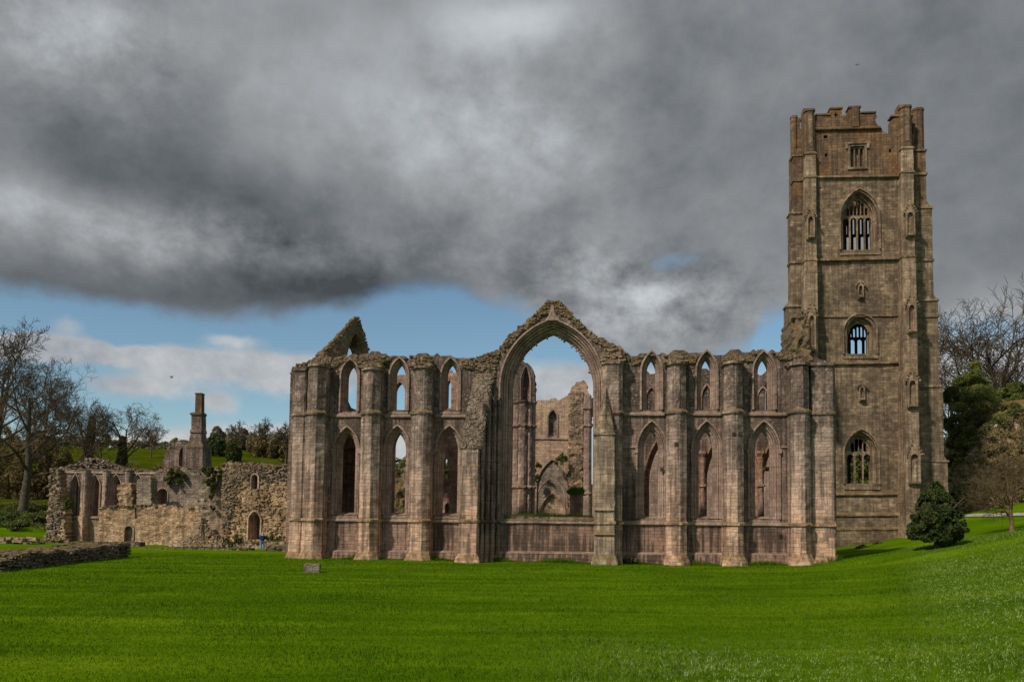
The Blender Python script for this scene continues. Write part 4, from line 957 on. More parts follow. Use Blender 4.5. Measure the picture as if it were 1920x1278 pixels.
    # gabled niches on the buttress faces
    for (x, y0, y1, w_, p) in ((1705, 378, 445, 17, 1.12), (1708, 548, 625, 17, 1.85), (1709.5, 690, 765, 18, 2.22), (1713, 824, 908, 21, 2.62), (1519, 388, 450, 15, 1.02), (1521, 560, 660, 15, 1.72)):
        niche(x, y0, y1, w_, -p, 'niche')
    # ivy-grown masonry left on the chapel side
    A = [(1484, 690), (1484, 600), (1490, 588), (1500, 584), (1510, 590), (1514, 602), (1517, 630), (1522, 690)]
    GG = Frame((G.o - G.n * 6).xy, G.a)
    q = GG.P(A); q = [(u_, z_) for u_, z_ in q]
    slab('ragged_abutment', q[::-1], [], 5.0, M_TOP, root, v0=-6.0, cell=.4, jit=.25, rag=.15, mode='rubble')
    return G
TOWER = build_tower()

# ------------------------------------------------------------------ cloister ruins on the left
def build_left():
    # arcade wall
    G = frame_at(180, 95, -5); L = G.L
    root = G.root('arcade_ruin', 'long roofless ruin wall with a row of tall blind pointed arches at far left', 'ruin')
    q = [(100, 1025), (98, 878), (110, 876), (130, 880), (170, 879), (215, 881), (250, 880), (282, 882), (308, 880), (330, 884), (350, 884), (350, 1025)]
    D_ = [(133, 147, 966, 912, 894), (166, 187, 967, 915, 892), (206, 227, 960, 915, 892), (249, 266, 955, 912, 892)]
    hs = []; sp = []
    for (x0, x1, f, s_, a) in D_:
        c = (L(x0, 940)[0] + L(x1, 940)[0]) / 2; h = (L(x1, 940)[0] - L(x0, 940)[0]) / 2; m_ = (x0 + x1) / 2
        sp.append((c, h - .3, L(m_, f)[1], L(m_, s_)[1], L(m_, a)[1] - .3)); hs.append(arch(*sp[-1], .3))
    slab('wall', G.P(q)[::-1], hs, 1.5, M_ASH, root, cell=.5, jit=.06, rag=.12, course=.2, ragmin=L(200, 890)[1])
    for k, s_ in enumerate(sp):
        moulding('window_surround', *s_, [(.42, .02), (.42, -.12), (.32, -.14), (.28, .1), (.16, .12), (.12, .4), (0, .45), (0, 1.5)], M_MOULD, root)
    G2 = frame_at(190, 101, -5)
    slab('inner_wall', G2.P([(118, 1020), (118, 890), (200, 884), (280, 888), (280, 1020)])[::-1], [G2.P([(174, 965), (178, 965), (178, 905), (174, 905)])], 1.0, M_RED, root, v0=6.0, cell=.6, jit=.05)
    bpy.context.view_layer.update()
    for (a, b, yt) in ((148.5, 160, 880), (189, 199, 882), (231, 242, 882)):
        ua, ub = G.U(a, 940, -.7), G.U(b, 940, -.7); z0 = L(a, 1022)[1]
        pier('buttress', [(z0, ua - .1, ub + .1, 1.1, .1), (L(a, 968)[1], ua, ub, 1.0, .1), (L(a, 964)[1], ua + .05, ub - .05, .75, .1), (L(a, yt)[1] - .2, ua + .05, ub - .05, .7, .1), (L(a, yt)[1], ua, ub, .8, .1)], M_PIER, root)
    string_course('string_course', [L(130, 970), L(200, 970)], 0, .2, .3, M_MOULD, root)
    string_course('string_course', [L(110, 885), L(300, 887)], 0, .12, .25, M_MOULD, root)
    rubble_line('wall_head_rubble', G.P(q[1:-1]), 0, 1.4, .34, 7, M_TOP, root, drop=.1, lift=.3)
    heap('rubble_mound', [(u, z) for u, z in G.P([(102, 884), (115, 869), (130, 868), (150, 855), (168, 856), (186, 864), (205, 870), (222, 876), (222, 888), (102, 888)])], 1.2, 3.2, 700, .3, M_RAKE, root)
    # broken end turning toward us
    G3 = frame_at(108, 93, -5)
    root = G3.root('broken_wall_end', 'ragged ivy-patched wall end at the far left tip of the ruins', 'ruin')
    slab('wall', G3.P([(84, 1030), (86, 1000), (89, 960), (92, 930), (94, 895), (98, 880), (108, 877), (112, 890), (114, 920), (117, 945), (122, 965), (124, 1030)])[::-1], [], 1.3, M_RUB, root, cell=.35, jit=.1, rag=.18, mode='rubble')
    heap('loose_stones', G3.P([(86, 1024), (93, 880), (110, 878), (114, 930), (120, 970), (122, 1024)]), -.12, .1, 160, .3, M_RAKE, root)

    # lower rubble walls in front
    G = frame_at(250, 89, -5); L = G.L
    root = G.root('ruined_outbuilding', 'low tan rubble walls with a blocked doorway in front of the arched ruin', 'ruin')
    q = [(186, 1030), (186, 952), (193, 950), (205, 949), (222, 948), (240, 946), (256, 948), (284, 944), (305, 950), (330, 948), (346, 950), (372, 950), (380, 960), (380, 1030)]
    door = arch(L(242, 1000)[0], .46, L(242, 1018)[1], L(242, 993)[1], L(242, 986)[1])
    slit = G.P([(253, 972), (256, 972), (256, 952), (253, 952)])
    slab('wall', G.P(q)[::-1], [door, slit], 1.3, M_RUB, root, cell=.35, jit=.06, rag=.16, ragmin=L(200, 960)[1], mode='rubble')
    slab('door_blocking', [(door[0][0] - .2, door[0][1]), (door[0][0] - .2, door[0][1] + 2.2), (door[-1][0] + .2, door[0][1] + 2.2), (door[-1][0] + .2, door[0][1])][::-1], [], .4, M_ASH, root, v0=.45)
    moulding('doorway_surround', L(242, 1000)[0], .46, L(242, 1018)[1], L(242, 993)[1], L(242, 986)[1], [(.2, .0), (.2, -.14), (0, -.15), (0, .4)], M_ASH, root)
    rubble_line('wall_head_rubble', G.P(q[1:-1]), -.1, 1.2, .3, 8, M_TOP, root, drop=.05, lift=.25)
    slab('corner_block', G.P([(222, 950), (222, 908), (235, 904), (249, 907), (250, 950)])[::-1], [], 1.6, M_RUB, root, v0=-.2, cell=.3, jit=.16, rag=.14, mode='rubble')
    slab('corner_block', G.P([(256, 946), (257, 898), (270, 893), (283, 897), (284, 946)])[::-1], [], 1.4, M_ASH, root, v0=-.1, cell=.35, jit=.06, rag=.1)
    # middle wall with the arched window, below the chimney
    G = frame_at(330, 92, -5); L = G.L
    root = G.root('windowed_wall', 'grey weathered wall with one small arched window and ivy on top, below the chimney', 'wall')
    wn = (L(305, 930)[0], .5, L(305, 944)[1], L(305, 925)[1], L(305, 917)[1])
    q = [(283, 1030), (283, 893), (295, 884), (310, 878), (330, 874), (344, 876), (360, 882), (392, 880), (405, 876), (417, 886), (417, 1030)]
    slab('wall', G.P(q)[::-1], [arch(*wn, .1)], 1.4, M_ASH, root, cell=.4, jit=.09, rag=.14, ragmin=L(300, 900)[1])
    moulding('window_surround', *wn, [(.22, .02), (.22, -.1), (.1, -.12), (.05, .2), (0, .3), (0, 1.4)], M_MOULD, root)
    G2 = frame_at(305, 97, -5); mb = MB()
    u = wn[0]; mb.box(u - 2, u + 2, 4.2, 4.5, 1, 6.5); mb.build('inner_wall', M_RED, root)
    rubble_line('wall_head_rubble', G.P(q[1:-1]), 0, 1.3, .32, 8, M_TOP, root, drop=.08, lift=.25)
    # chimney
    G = frame_at(370, 97, -5); L = G.L
    root = G.root('chimney', 'tall tapering stone chimney with a slim stack standing above the cloister ruins', 'chimney')
    def blk(name, rows, v0, v1, mat, cap=.0):
        mb = MB(); rg = []
        for (y, x0, x1, e) in rows:
            ua, z = L(x0, y, 1.0); ub, _ = L(x1, y, 1.0); ub = ua + (ub - ua) * (.76 if name != 'base' else .86); dpt = (ub - ua) * .45; m_ = (v0 + v1) / 2
            rg.append([(ua + rng.uniform(-.02, .02), m_ - dpt - e, z), (ub + rng.uniform(-.02, .02), m_ - dpt - e, z), (ub, m_ + dpt + e, z), (ua, m_ + dpt + e, z)])
        mb.rings(rg); return mb.build(name, mat, root)
    blk('base', [(1010, 344, 392, 0), (920, 345, 392, 0), (890, 346, 392, 0), (860, 347, 391, 0), (838, 348, 391, 0), (832, 353, 388, 0)], 0, 3, M_FAC)
    blk('shoulder', [(833, 355, 388, 0), (822, 356.5, 386.5, 0), (812, 358.2, 385, 0), (811, 357.6, 386, .1), (806, 358, 385.6, .1), (805, 359.5, 385, 0), (778, 359.5, 384.5, 0), (777.5, 358, 386, .08), (774, 358, 386, .08), (772, 363, 382, 0)], 0, 3, M_FAC)
    blk('stack', [(774, 364.5, 381, 0), (750, 365, 381, 0), (738.5, 365.4, 381, 0), (738, 365, 381.5, .05), (736, 365, 381.5, .05)], 0, 3, M_TOWTOP)
    G = frame_at(325, 99, -5); L = G.L
    root = G.root('arched_fragment', 'mossy wall fragment with a tall arched recess just left of the chimney base', 'ruin')
    q = [(305, 900), (306, 866), (310, 850), (316, 838), (324, 832), (336, 827), (350, 829), (356, 834), (356, 900)]
    slab('wall', G.P(q)[::-1], [arch(L(342, 855)[0], .4, L(342, 878)[1], L(342, 848)[1], L(342, 838)[1])], 1.5, M_FAC, root, cell=.4, jit=.1, rag=.16)
    mb = MB(); u = L(342, 855)[0]; mb.box(u - .7, u + .7, .9, 1.2, L(342, 885)[1], L(342, 836)[1]); mb.build('recess_back', M_RED, root)
    rubble_line('wall_head_rubble', G.P(q[1:-1]), 0, 1.4, .3, 8, M_TOP, root, drop=.05, lift=.2)
    # big rubble wall to the right of the chimney
    G = frame_at(480, 84, -6); L = G.L
    root = G.root('rubble_wall', 'tall tan rubble wall with arched doorway and small upper window, left of the chapel', 'wall')
    q = [(416, 1032), (417, 868), (430, 866), (450, 868), (475, 867), (500, 870), (520, 872), (548, 869), (552, 1032)]
    dr = (L(478, 985)[0], .44, L(477, 1011)[1], L(477, 975)[1], L(477, 962)[1]); wn = (L(478, 905)[0], .28, L(478, 917)[1], L(478, 896)[1], L(478, 890)[1])
    slab('wall', G.P(q)[::-1], [arch(*dr, .1), arch(*wn, .05)], 1.6, M_RUB, root, cell=.32, jit=.07, rag=.14, ragmin=L(480, 890)[1], mode='rubble')
    moulding('doorway_surround', *dr, [(.34, .05), (.34, -.22), (.2, -.24), (.12, .1), (.04, .12), (0, .4), (0, 1.6)], M_PIER, root)
    moulding('window_surround', *wn, [(.22, .05), (.22, -.15), (.06, -.15), (0, .3), (0, 1.6)], M_PIER, root)
    mb = MB(); mb.box(L(466, 900)[0], L(486, 900)[0], 2.2, 2.5, 0, L(478, 880)[1]); mb.build('inner_wall', M_RED, root)
    rubble_line('wall_head_rubble', G.P(q[1:-1]), -.1, 1.5, .34, 7, M_TOP, root, drop=.1, lift=.28)
    heap('loose_stones', G.P(q), -.05, .05, 600, .2, M_RUB, root, avoid=[arch(*dr, .4), arch(*wn, .3)])
    heap('loose_stones', G.P([(420, 1000), (420, 880), (440, 872), (545, 875), (545, 900), (500, 905), (450, 895), (430, 1000)]), -.12, .05, 200, .24, M_RAKE, root, avoid=[arch(*wn, .3)])
    # stepped buttress-like fragment with the rubble heap
    G = frame_at(392, 85, -6); L = G.L
    root = G.root('stepped_fragment', 'stepped grey wall fragment with a vertical band of ivy beside the big rubble wall', 'ruin')
    q = [(371, 1030), (371, 905), (378, 900), (388, 898), (392, 905), (398, 930), (402, 925), (406, 894), (417, 886), (424, 890), (424, 1030)]
    slab('wall', G.P(q)[::-1], [], 2.4, M_ASH, root, cell=.35, jit=.14, rag=.14, mode='rubble')
    G = frame_at(365, 82, -6); L = G.L
    root = G.root('rubble_heap', 'conical heap of fallen stones at the foot of the grey ruin walls', 'rubble')
    mb = MB(); c = L(362, 1020)[0]; hz = L(362, 955)[1]
    for k in range(1500):
        t = rng.random() ** 1.8; a = rng.uniform(0, 2 * math.pi); r = (1 - t) ** 1.5 * (2.3 + .7 * math.sin(a * 2 + 1))  * math.sqrt(rng.uniform(.55, 1)) + .1
        mb.stone((c + r * math.cos(a) + .3 * t * 0, 1.6 + r * math.sin(a), t * (hz - .9) * (.8 + .2 * math.sin(a * 3)) + .1), .38, .32, .17, .3)
    mb.build('fallen_stones', M_ASH, root)
    # foundations and terraces along the foot
    def low(name, label, x0, x1, y0, y1, Y, mat=M_LOW, th=1.0, cat='wall', n=60):
        G = frame_at((x0 + x1) / 2, Y, -5); r_ = G.root(name, label, cat)
        zb = -.3
        q = [(G.U(x0, y1), zb), (G.U(x0, y0), G.Z(x0, y0)), (G.U(x1, y0), G.Z(x1, y0)), (G.U(x1, y1), zb)]
        slab('wall', q[::-1], [], th, mat, r_, cell=.3, jit=.09, rag=.09, ragmin=.1, mode='rubble')
        rubble_line('coping_stones', [q[1], q[2]], -.05, th, .32, 4, M_TOP, r_, drop=.06, lift=.1); return r_
    low('terrace_wall', 'low terrace wall behind the standing visitor, below the arched doorway', 445, 536, 1015, 1034, 79.5, M_ASH)
    low('foundation_wall', 'ankle-high stone foundation running along the foot of the left ruins', 262, 470, 1027, 1038, 76)
    low('foundation_wall', 'short low stone footing beside the left corner of the chapel front', 498, 540, 1025, 1040, 74)
    low('foundation_wall', 'thin low kerb of stones behind the small lawn on the far left', 20, 130, 1011, 1018, 90, n=20)
    low('foundation_wall', 'low broken footing in front of the arched ruin, with loose blocks', 128, 262, 1016, 1028, 84)
build_left()

def build_low_wall():
    # thick low foundation wall running across the left of the lawn
    A = at(-60, 1085, 37); pts = [(-29, 33.5), (-25.6, 40.5), (-26.6, 48), (-27.7, 58)]
    root = empty('low_wall', (-26, 45, 0), 0, 'thick knee-high broken stone wall crossing the lawn at lower left', 'wall')
    mb = MB(); st = MB(); tops = MB()
    P = resample(pts, .5, closed=False) + [pts[-1]]
    V = []; 
    for i, (x, y) in enumerate(P):
        a = P[max(0, i - 1)]; b = P[min(len(P) - 1, i + 1)]; t = Vector((b[0] - a[0], b[1] - a[1])).normalized(); nx, ny = t.y, -t.x
        h = .80 + .06 * math.sin(i * .9) + .12 * smooth((y - 50) / 6) - .28 * (y < 41.5) - .2 * (y < 38)
        for (s_, z) in ((0, -.2), (-.04, h * .5), (.0, h), (-2.6, h + .05), (-2.9, h * .5), (-2.9, -.2)):
            V.append((x + nx * s_ + rng.uniform(-.08, .08) + 26, y + ny * s_ + rng.uniform(-.08, .08) - 45, z + rng.uniform(-.06, .06)))
        for k in range(5):
            zc = (k + .5) * h / 5
            if rng.random() < .12: continue
            M_ = Matrix.Rotation(math.atan2(t.y, t.x) + rng.uniform(-.06, .06), 3, 'Z'); cx0, cy0 = x + nx * rng.uniform(-.1, .03) + 26 + t.x * rng.uniform(-.1, .1), y + ny * 0 - 45 + t.y * rng.uniform(-.1, .1)
            P8 = []
            L2, W2, H2 = rng.uniform(.2, .32), .2, h / 10 * rng.uniform(.8, 1.0)
            for zz in (-1, 1):
                for (a1, b1) in ((-1, -1), (1, -1), (1, 1), (-1, 1)):
                    q = M_ @ Vector((a1 * L2 * rng.uniform(.9, 1), b1 * W2 * rng.uniform(.85, 1), zz * H2)); P8.append((cx0 + q.x, cy0 + q.y, zc + q.z + rng.uniform(-.015, .015)))
            st.add(P8, [(0, 3, 2, 1), (4, 5, 6, 7), (0, 1, 5, 4), (1, 2, 6, 5), (2, 3, 7, 6), (3, 0, 4, 7)])
        for k in range(4):
            s_ = rng.uniform(-2.8, -.1); st.stone((x + nx * s_ + 26, y + ny * s_ - 45 + rng.uniform(-.25, .25), h), .5, .4, .1, .06)
    m = 6
    mb.add(V, [(i * m + k, (i + 1) * m + k, (i + 1) * m + k + 1, i * m + k + 1) for i in range(len(P) - 1) for k in range(m - 1)] + [tuple(range((len(P) - 1) * m, len(P) * m))[::-1], tuple(range(m))])
    mb.build('wall_core', M_LOW, root); st.build('facing_stones', M_LOW, root)
    root2 = empty('broken_footing', (-30, 38, 0), 0, 'stub of mossy broken footing at the left edge of the lawn', 'wall'); st = MB()
    for k in range(90): st.stone((rng.uniform(-2, 3.4), rng.uniform(-1.2, 1.5), rng.uniform(0, .4)), .7, .5, .26, .2)
    st.build('stones', M_LOW, root2)
    p = on(15, 1018, 60)
    root3 = empty('broken_block', (p.x, p.y, p.z), 0, 'pile of squared stones on the small lawn at the far left edge', 'rubble'); st = MB()
    for k in range(60): st.stone((rng.uniform(-3.5, 3.4), rng.uniform(-.8, .8), rng.uniform(0, .55)), .9, .6, .3, .15)
    st.build('stones', M_ASH, root3)
build_low_wall()

def build_block():
    p = on(586, 1073, 25); me = bpy.data.meshes.new('stone_block')
    import bmesh
    bm = bmesh.new(); bmesh.ops.create_cube(bm, size=1); bmesh.ops.bevel(bm, geom=bm.edges[:], offset=.06, segments=2, affect='EDGES')
    bmesh.ops.subdivide_edges(bm, edges=bm.edges[:], cuts=2, use_grid_fill=True)
    for v in bm.verts:
        n_ = noise.noise(v.co * 2.3) * .14; v.co *= 1 + n_
        v.co = Vector((v.co.x * .84, v.co.y * .6, v.co.z * .56))
    bm.to_mesh(me); bm.free(); me.materials.append(M_RAKE)
    o = bpy.data.objects.new('stone_block', me); COL.objects.link(o); o.location = (p.x, p.y, p.z + .22); o.rotation_euler = (0, 0, .15)
    tag(o, 'single weathered squared stone block lying on the open lawn', 'stone')
build_block()

# ------------------------------------------------------------------ visitor
def skin_mesh(name, verts, edges, radii, mat, parent, root_i=0, sub=2):
    me = bpy.data.meshes.new(name); me.from_pydata(verts, edges, []); o = bpy.data.objects.new(name, me); COL.objects.link(o)
    md = o.modifiers.new('skin', 'SKIN'); md.use_smooth_shade = True
    for i, r in enumerate(radii):
        me.skin_vertices[0].data[i].radius = r if isinstance(r, tuple) else (r, r)
    me.skin_vertices[0].data[root_i].use_root = True
    s_ = o.modifiers.new('sub', 'SUBSURF'); s_.levels = sub; s_.render_levels = sub
    dg = bpy.context.evaluated_depsgraph_get(); m2 = bpy.data.meshes.new_from_object(o.evaluated_get(dg)); o.modifiers.clear(); o.data = m2; m2.name = name
    m2.materials.clear(); m2.materials.append(mat); m2.polygons.foreach_set('use_smooth', [True] * len(m2.polygons)); o.parent = parent
    return o
def build_person():
    p = at(491, 1032, 77.0); z0 = p.z
    root = empty('person', (p.x, p.y, z0), R(8), 'person in dark blue jacket and faded jeans seen from behind by the left ruins', 'person')
    skin_ = plain('skin', (.62, .42, .33), (.68, .47, .37), 3, .6); blue = plain('blue_jacket', (.008, .018, .075), (.014, .03, .11), 6, .8); jean = plain('jeans', (.10, .19, .32), (.17, .28, .42), 5, .85)
    hair = plain('grey_hair', (.46, .38, .30), (.58, .50, .42), 8, .7); shoe = plain('shoes', (.03, .025, .02), (.05, .04, .03), 5, .6)
    # body: x right, y forward (away from camera); back towards us
    V = [(0, 0, .95), (0, 0, 1.15), (0, .0, 1.38), (0, .01, 1.48), (0, .03, 1.56), (0, .04, 1.68), (0, .04, 1.74),
         (-.19, 0, 1.42), (-.25, .02, 1.15), (-.16, .22, 1.10), (.19, 0, 1.42), (.25, .02, 1.15), (.16, .22, 1.10),
         (-.10, 0, .88), (-.11, .02, .48), (-.12, -.02, .08), (-.13, .14, .03), (.10, 0, .88), (.12, .02, .48), (.13, -.02, .08), (.15, .14, .03)]
    E = [(0, 1), (1, 2), (2, 3), (3, 4), (4, 5), (5, 6), (2, 7), (7, 8), (8, 9), (2, 10), (10, 11), (11, 12), (0, 13), (13, 14), (14, 15), (15, 16), (0, 17), (17, 18), (18, 19), (19, 20)]
    Rr = [(.15, .10), (.14, .10), (.15, .10), .06, .07, .09, .06, .065, .045, .03, .065, .045, .03, .085, .06, .045, .04, .085, .06, .045, .04]
    for sg, i in ((-1, 9), (1, 12)):             # hands: palm and five short fingers held together in front
        b = V[i]; V.append((b[0] - sg * -.04, b[1] + .07, b[2] + .01)); k = len(V) - 1; E.append((i, k)); Rr.append(.03)
        for f in range(4): V.append((V[k][0] + (f - 1.5) * .018, V[k][1] + .07 - .01 * abs(f - 1.5), V[k][2] - .01)); E.append((k, len(V) - 1)); Rr.append(.009)
        V.append((V[k][0] - sg * .045, V[k][1] + .03, V[k][2] + .02)); E.append((k, len(V) - 1)); Rr.append(.01)
    body = skin_mesh('body', V, E, Rr, skin_, root)
    skin_mesh('jacket', [(0, 0, .84), V[1], V[2], (0, .0, 1.47), V[7], V[8], (-.175, .18, 1.11), V[10], V[11], (.175, .18, 1.11)], [(0, 1), (1, 2), (2, 3), (2, 4), (4, 5), (5, 6), (2, 7), (7, 8), (8, 9)],
              [(.215, .15), (.20, .15), (.19, .135), .09, .10, .075, .055, .10, .075, .055], blue, root)
    skin_mesh('trousers', [(0, 0, .98), V[13], V[14], (-.12, -.01, .07), V[17], V[18], (.13, -.01, .07)], [(0, 1), (1, 2), (2, 3), (0, 4), (4, 5), (5, 6)], [(.185, .13), .115, .09, .075, .115, .09, .075], jean, root)
    skin_mesh('hair', [(0, .02, 1.60), (0, .015, 1.70), (0, .03, 1.76)], [(0, 1), (1, 2)], [.085, .118, .075], hair, root)
    for sg in (-1, 1): skin_mesh('shoe', [(sg * .12, -.05, .04), (sg * .13, .07, .04), (sg * .145, .18, .03)], [(0, 1), (1, 2)], [.05, .052, .04], shoe, root)
    # stone step the visitor stands on
    if z0 > .05:
        mb = MB(); mb.box(-.35, .35, -.3, .5, -z0 - .2, -.0, .02); o = mb.build('stone_step', M_ASH); o.location = root.location; tag(o, 'small squared stone step under the standing visitor', 'step')
build_person()

def bird(px, py, Y, s_, label):
    p = at(px, py, Y); mb = MB()
    mb.tube([(-.28 * s_, 0, 0), (-.12 * s_, 0, .02 * s_), (.1 * s_, 0, .03 * s_), (.24 * s_, 0, .06 * s_), (.3 * s_, 0, .05 * s_)], [.02 * s_, .07 * s_, .08 * s_, .05 * s_, .01 * s_], 8)
    for sg in (-1, 1):
        mb.add([(.1 * s_, 0, .04 * s_), (-.1 * s_, 0, .04 * s_), (-.16 * s_, sg * .3 * s_, .22 * s_), (.02 * s_, sg * .34 * s_, .26 * s_), (-.26 * s_, sg * .65 * s_, .12 * s_), (.1 * s_, 0, .02 * s_), (-.1 * s_, 0, .02 * s_)], [(0, 1, 2, 3), (3, 2, 4), (1, 0, 5, 6)])
    mb.add([(-.26 * s_, -.02 * s_, .01 * s_), (-.26 * s_, .02 * s_, .01 * s_), (-.45 * s_, .08 * s_, 0), (-.45 * s_, -.08 * s_, 0)], [(0, 1, 2, 3)])
    o = mb.build('bird', M_DARK); o.location = p; o.rotation_euler = (R(25), R(-50), R(30)); tag(o, label, 'bird')
bird(323, 707, 70, .5, 'small dark bird gliding in the sky left of the chapel front above the chimney')
bird(1608, 122, 90, .5, 'tiny dark bird high in the grey clouds above the tower')

# ------------------------------------------------------------------ vegetation
def tree_meshes(seed, H, spread=1.0, kids=(6, 5, 4, 4), r0=.35, lean=(0, 0), bare=.28, up=.35, wig=.18, trunk_l=.5, twig_r=.02, ang=(35, 60), ln=.62):
    rg_ = random.Random(seed); TV, TF, BV, BF = [], [], [], []
    def tube(pts, rad, sides, V, Fc):
        b0 = len(V)
        for i, p in enumerate(pts):
            d_ = (pts[min(i + 1, len(pts) - 1)] - pts[max(i - 1, 0)]).normalized(); a = d_.orthogonal().normalized(); b = d_.cross(a)
            for k in range(sides):
                t = 2 * math.pi * k / sides; V.append(p + (a * math.cos(t) + b * math.sin(t)) * rad[i])
        for i in range(len(pts) - 1):
            for k in range(sides):
                Fc.append((b0 + i * sides + k, b0 + i * sides + (k + 1) % sides, b0 + (i + 1) * sides + (k + 1) % sides, b0 + (i + 1) * sides + k))
    def grow(p, d_, L_, r, lv):
        n_ = (9, 6, 5, 4, 3)[lv]; pts = [p.copy()]; rad = [r * (1.5 if lv == 0 else 1)]; dirs = [d_.copy()]
        for i in range(n_):
            w_ = wig * (.5 if lv == 0 else 1)
            d_ = (d_ + Vector((rg_.uniform(-1, 1), rg_.uniform(-1, 1), rg_.uniform(-1, 1))) * w_ + Vector((0, 0, up * (.12 if lv else .05)))).normalized()
            p = p + d_ * (L_ / n_); pts.append(p.copy()); dirs.append(d_.copy()); rad.append(r * (1 - .78 * (i + 1) / n_) + twig_r * .3)
        tube(pts, rad, (8, 6, 4, 3, 3)[lv], *((TV, TF) if lv == 0 else (BV, BF)))
        if lv < len(kids):
            for k in range(kids[lv]):
                t = (bare if lv == 0 else .22) + (1 - (bare if lv == 0 else .22)) * ((k + rg_.random()) / kids[lv]) ** .85; i = min(n_ - 1, int(t * n_)); f = t * n_ - i
                q = pts[i].lerp(pts[i + 1], f); base = dirs[min(i + 1, n_)]
                a = rg_.uniform(0, 6.28); side = Vector((math.cos(a), math.sin(a), 0)) if lv == 0 else (base.orthogonal().normalized() * math.cos(a) + base.cross(base.orthogonal().normalized()) * math.sin(a))
                th = R(rg_.uniform(*ang)); nd = (base * math.cos(th) + side * math.sin(th) * spread).normalized()
                rr = max(rad[min(i, n_)] * rg_.uniform(.42, .6), twig_r)
                if lv == 0: cl = H * ln * rg_.uniform(.75, 1.05) * (1.1 - .45 * t)
                else: cl = L_ * rg_.uniform(.45, .68) * (1.1 - .35 * t)
                grow(q, nd, cl, rr, lv + 1)
    grow(Vector((0, 0, 0)), Vector((lean[0], lean[1], 1)).normalized(), H * trunk_l, r0, 0)
    return TV, TF, BV, BF
PROTO = {}
def tree(key, params, px, py, Y, label, group=None, scale=1.0, rz=0.0, mat=None, twig=None, p=None, foliage=None, name='bare_tree', cat='tree'):
    if p is None: p = at(px, py, Y); p.z = terr(p.x, p.y)
    root = empty(name, (p.x, p.y, p.z - .1), rz, label, cat, group); root.scale = (scale,) * 3
    if key not in PROTO:
        TV, TF, BV, BF = tree_meshes(**params)
        t = mesh_obj('trunk', TV, TF, mat or M_BARK, None, True); b = np_mesh('branches', np.array([tuple(v) for v in BV]), np.array(BF), twig or M_TWIG, None)
        PROTO[key] = (t.data, b.data); t.parent = root; b.parent = root
    else:
        for nm, me in zip(('trunk', 'branches'), PROTO[key]):
            o = bpy.data.objects.new(nm, me); COL.objects.link(o); o.parent = root
    return root
def leaves(name, blobs, n, size, mat, parent=None, seed=0, clump=.5, drop=.42, flat=0.0, surf=.55):
    """many leaf-sized faces spread through a set of ellipsoids (cx,cy,cz,rx,ry,rz), thinned into clumps"""
    g = np.random.default_rng(seed); B = np.array(blobs, float); vol = (B[:, 3] * B[:, 4] * B[:, 5]) ** .75; pr = vol / vol.sum(); P = []
    while sum(len(q) for q in P) < n:
        m = n
        k = g.choice(len(B), m, p=pr); d_ = g.normal(size=(m, 3)); d_ /= np.linalg.norm(d_, axis=1)[:, None]
        r = g.uniform(surf, 1.0, m) ** .5
        q = B[k, :3] + d_ * r[:, None] * B[k, 3:] * (1 + .0)
        # clumps from a handful of sine lobes: cheap noise
        ph = q / clump
        s_ = np.sin(ph[:, 0] * 1.3 + 1.7 * np.sin(ph[:, 2] * .9)) + np.sin(ph[:, 1] * 1.5 + 2 * np.sin(ph[:, 0] * .7)) + np.sin(ph[:, 2] * 1.9 + 1.5 * np.sin(ph[:, 1] * 1.1))
        P.append(q[(s_ > (drop * 3 - 1.5) + g.normal(size=m) * .5)])
        if len(P) > 40: break
    P = np.concatenate(P)[:n]; n = len(P)
    a = g.normal(size=(n, 3)); a /= np.linalg.norm(a, axis=1)[:, None]; b = np.cross(a, g.normal(size=(n, 3))); b /= np.linalg.norm(b, axis=1)[:, None] + 1e-9
    s1 = size * g.uniform(.6, 1.5, n)[:, None]; s2 = s1 * g.uniform(.35, .8, n)[:, None]
    V = np.stack([P - a * s1, P + b * s2, P + a * s1, P - b * s2], 1).reshape(-1, 3)
    return np_mesh(name, V, np.arange(4 * n).reshape(-1, 4), mat, parent)
def bush(name, label, cat, p, blobs, n, size, mat, group=None, stem=True, **kw):
    root = empty(name, p, 0, label, cat, group)
    o = leaves('foliage', blobs, n, size, mat, root, **kw)
    if stem:
        mb = MB()
        for b in blobs[:5]: mb.tube([(b[0] * .2, b[1] * .2, -.2), (b[0] * .6, b[1] * .6, b[2] * .5), (b[0], b[1], b[2] + b[5] * .3)], [.12 + .03 * b[5], .08 + .02 * b[5], .03], 6)
        mb.build('stem', M_BARK, root)
    return root

# the clipped yew on the lawn
p = on(1757, 1026, 40, 110); S = p.y / 1500
yb = []
for i in range(210):
    a = rng.uniform(0, 6.28); t = rng.random(); z = (.09 + .87 * t); rad = 52 * S * float(np.interp(t, [0, .08, .25, .5, .75, .92, 1], [.55, .85, .98, .82, .5, .2, .05])) * rng.uniform(.45, .92)
    yb.append((math.cos(a) * rad, math.sin(a) * rad, z * 112 * S + 6 * S, 11 * S * rng.uniform(.6, 1.4) * (1 - .45 * t), 11 * S * (1 - .45 * t), 9 * S * rng.uniform(.6, 1.5)))
yb += [(0, 0, 48 * S, 30 * S, 30 * S, 34 * S), (0, 0, 88 * S, 10 * S, 10 * S, 30 * S)]
root = empty('yew_bush', p, 0, 'dense dark green rounded yew standing alone on the grass right of the tower', 'tree')
leaves('crown', yb, 80000, .075, M_YEW, root, seed=3, clump=.30, drop=.30)
mb = MB(); mb.tube([(0, 0, -.2), (.05, 0, .5), (0, .05, 1.2), (.1, 0, 2.6)], [.28, .2, .18, .08], 8)
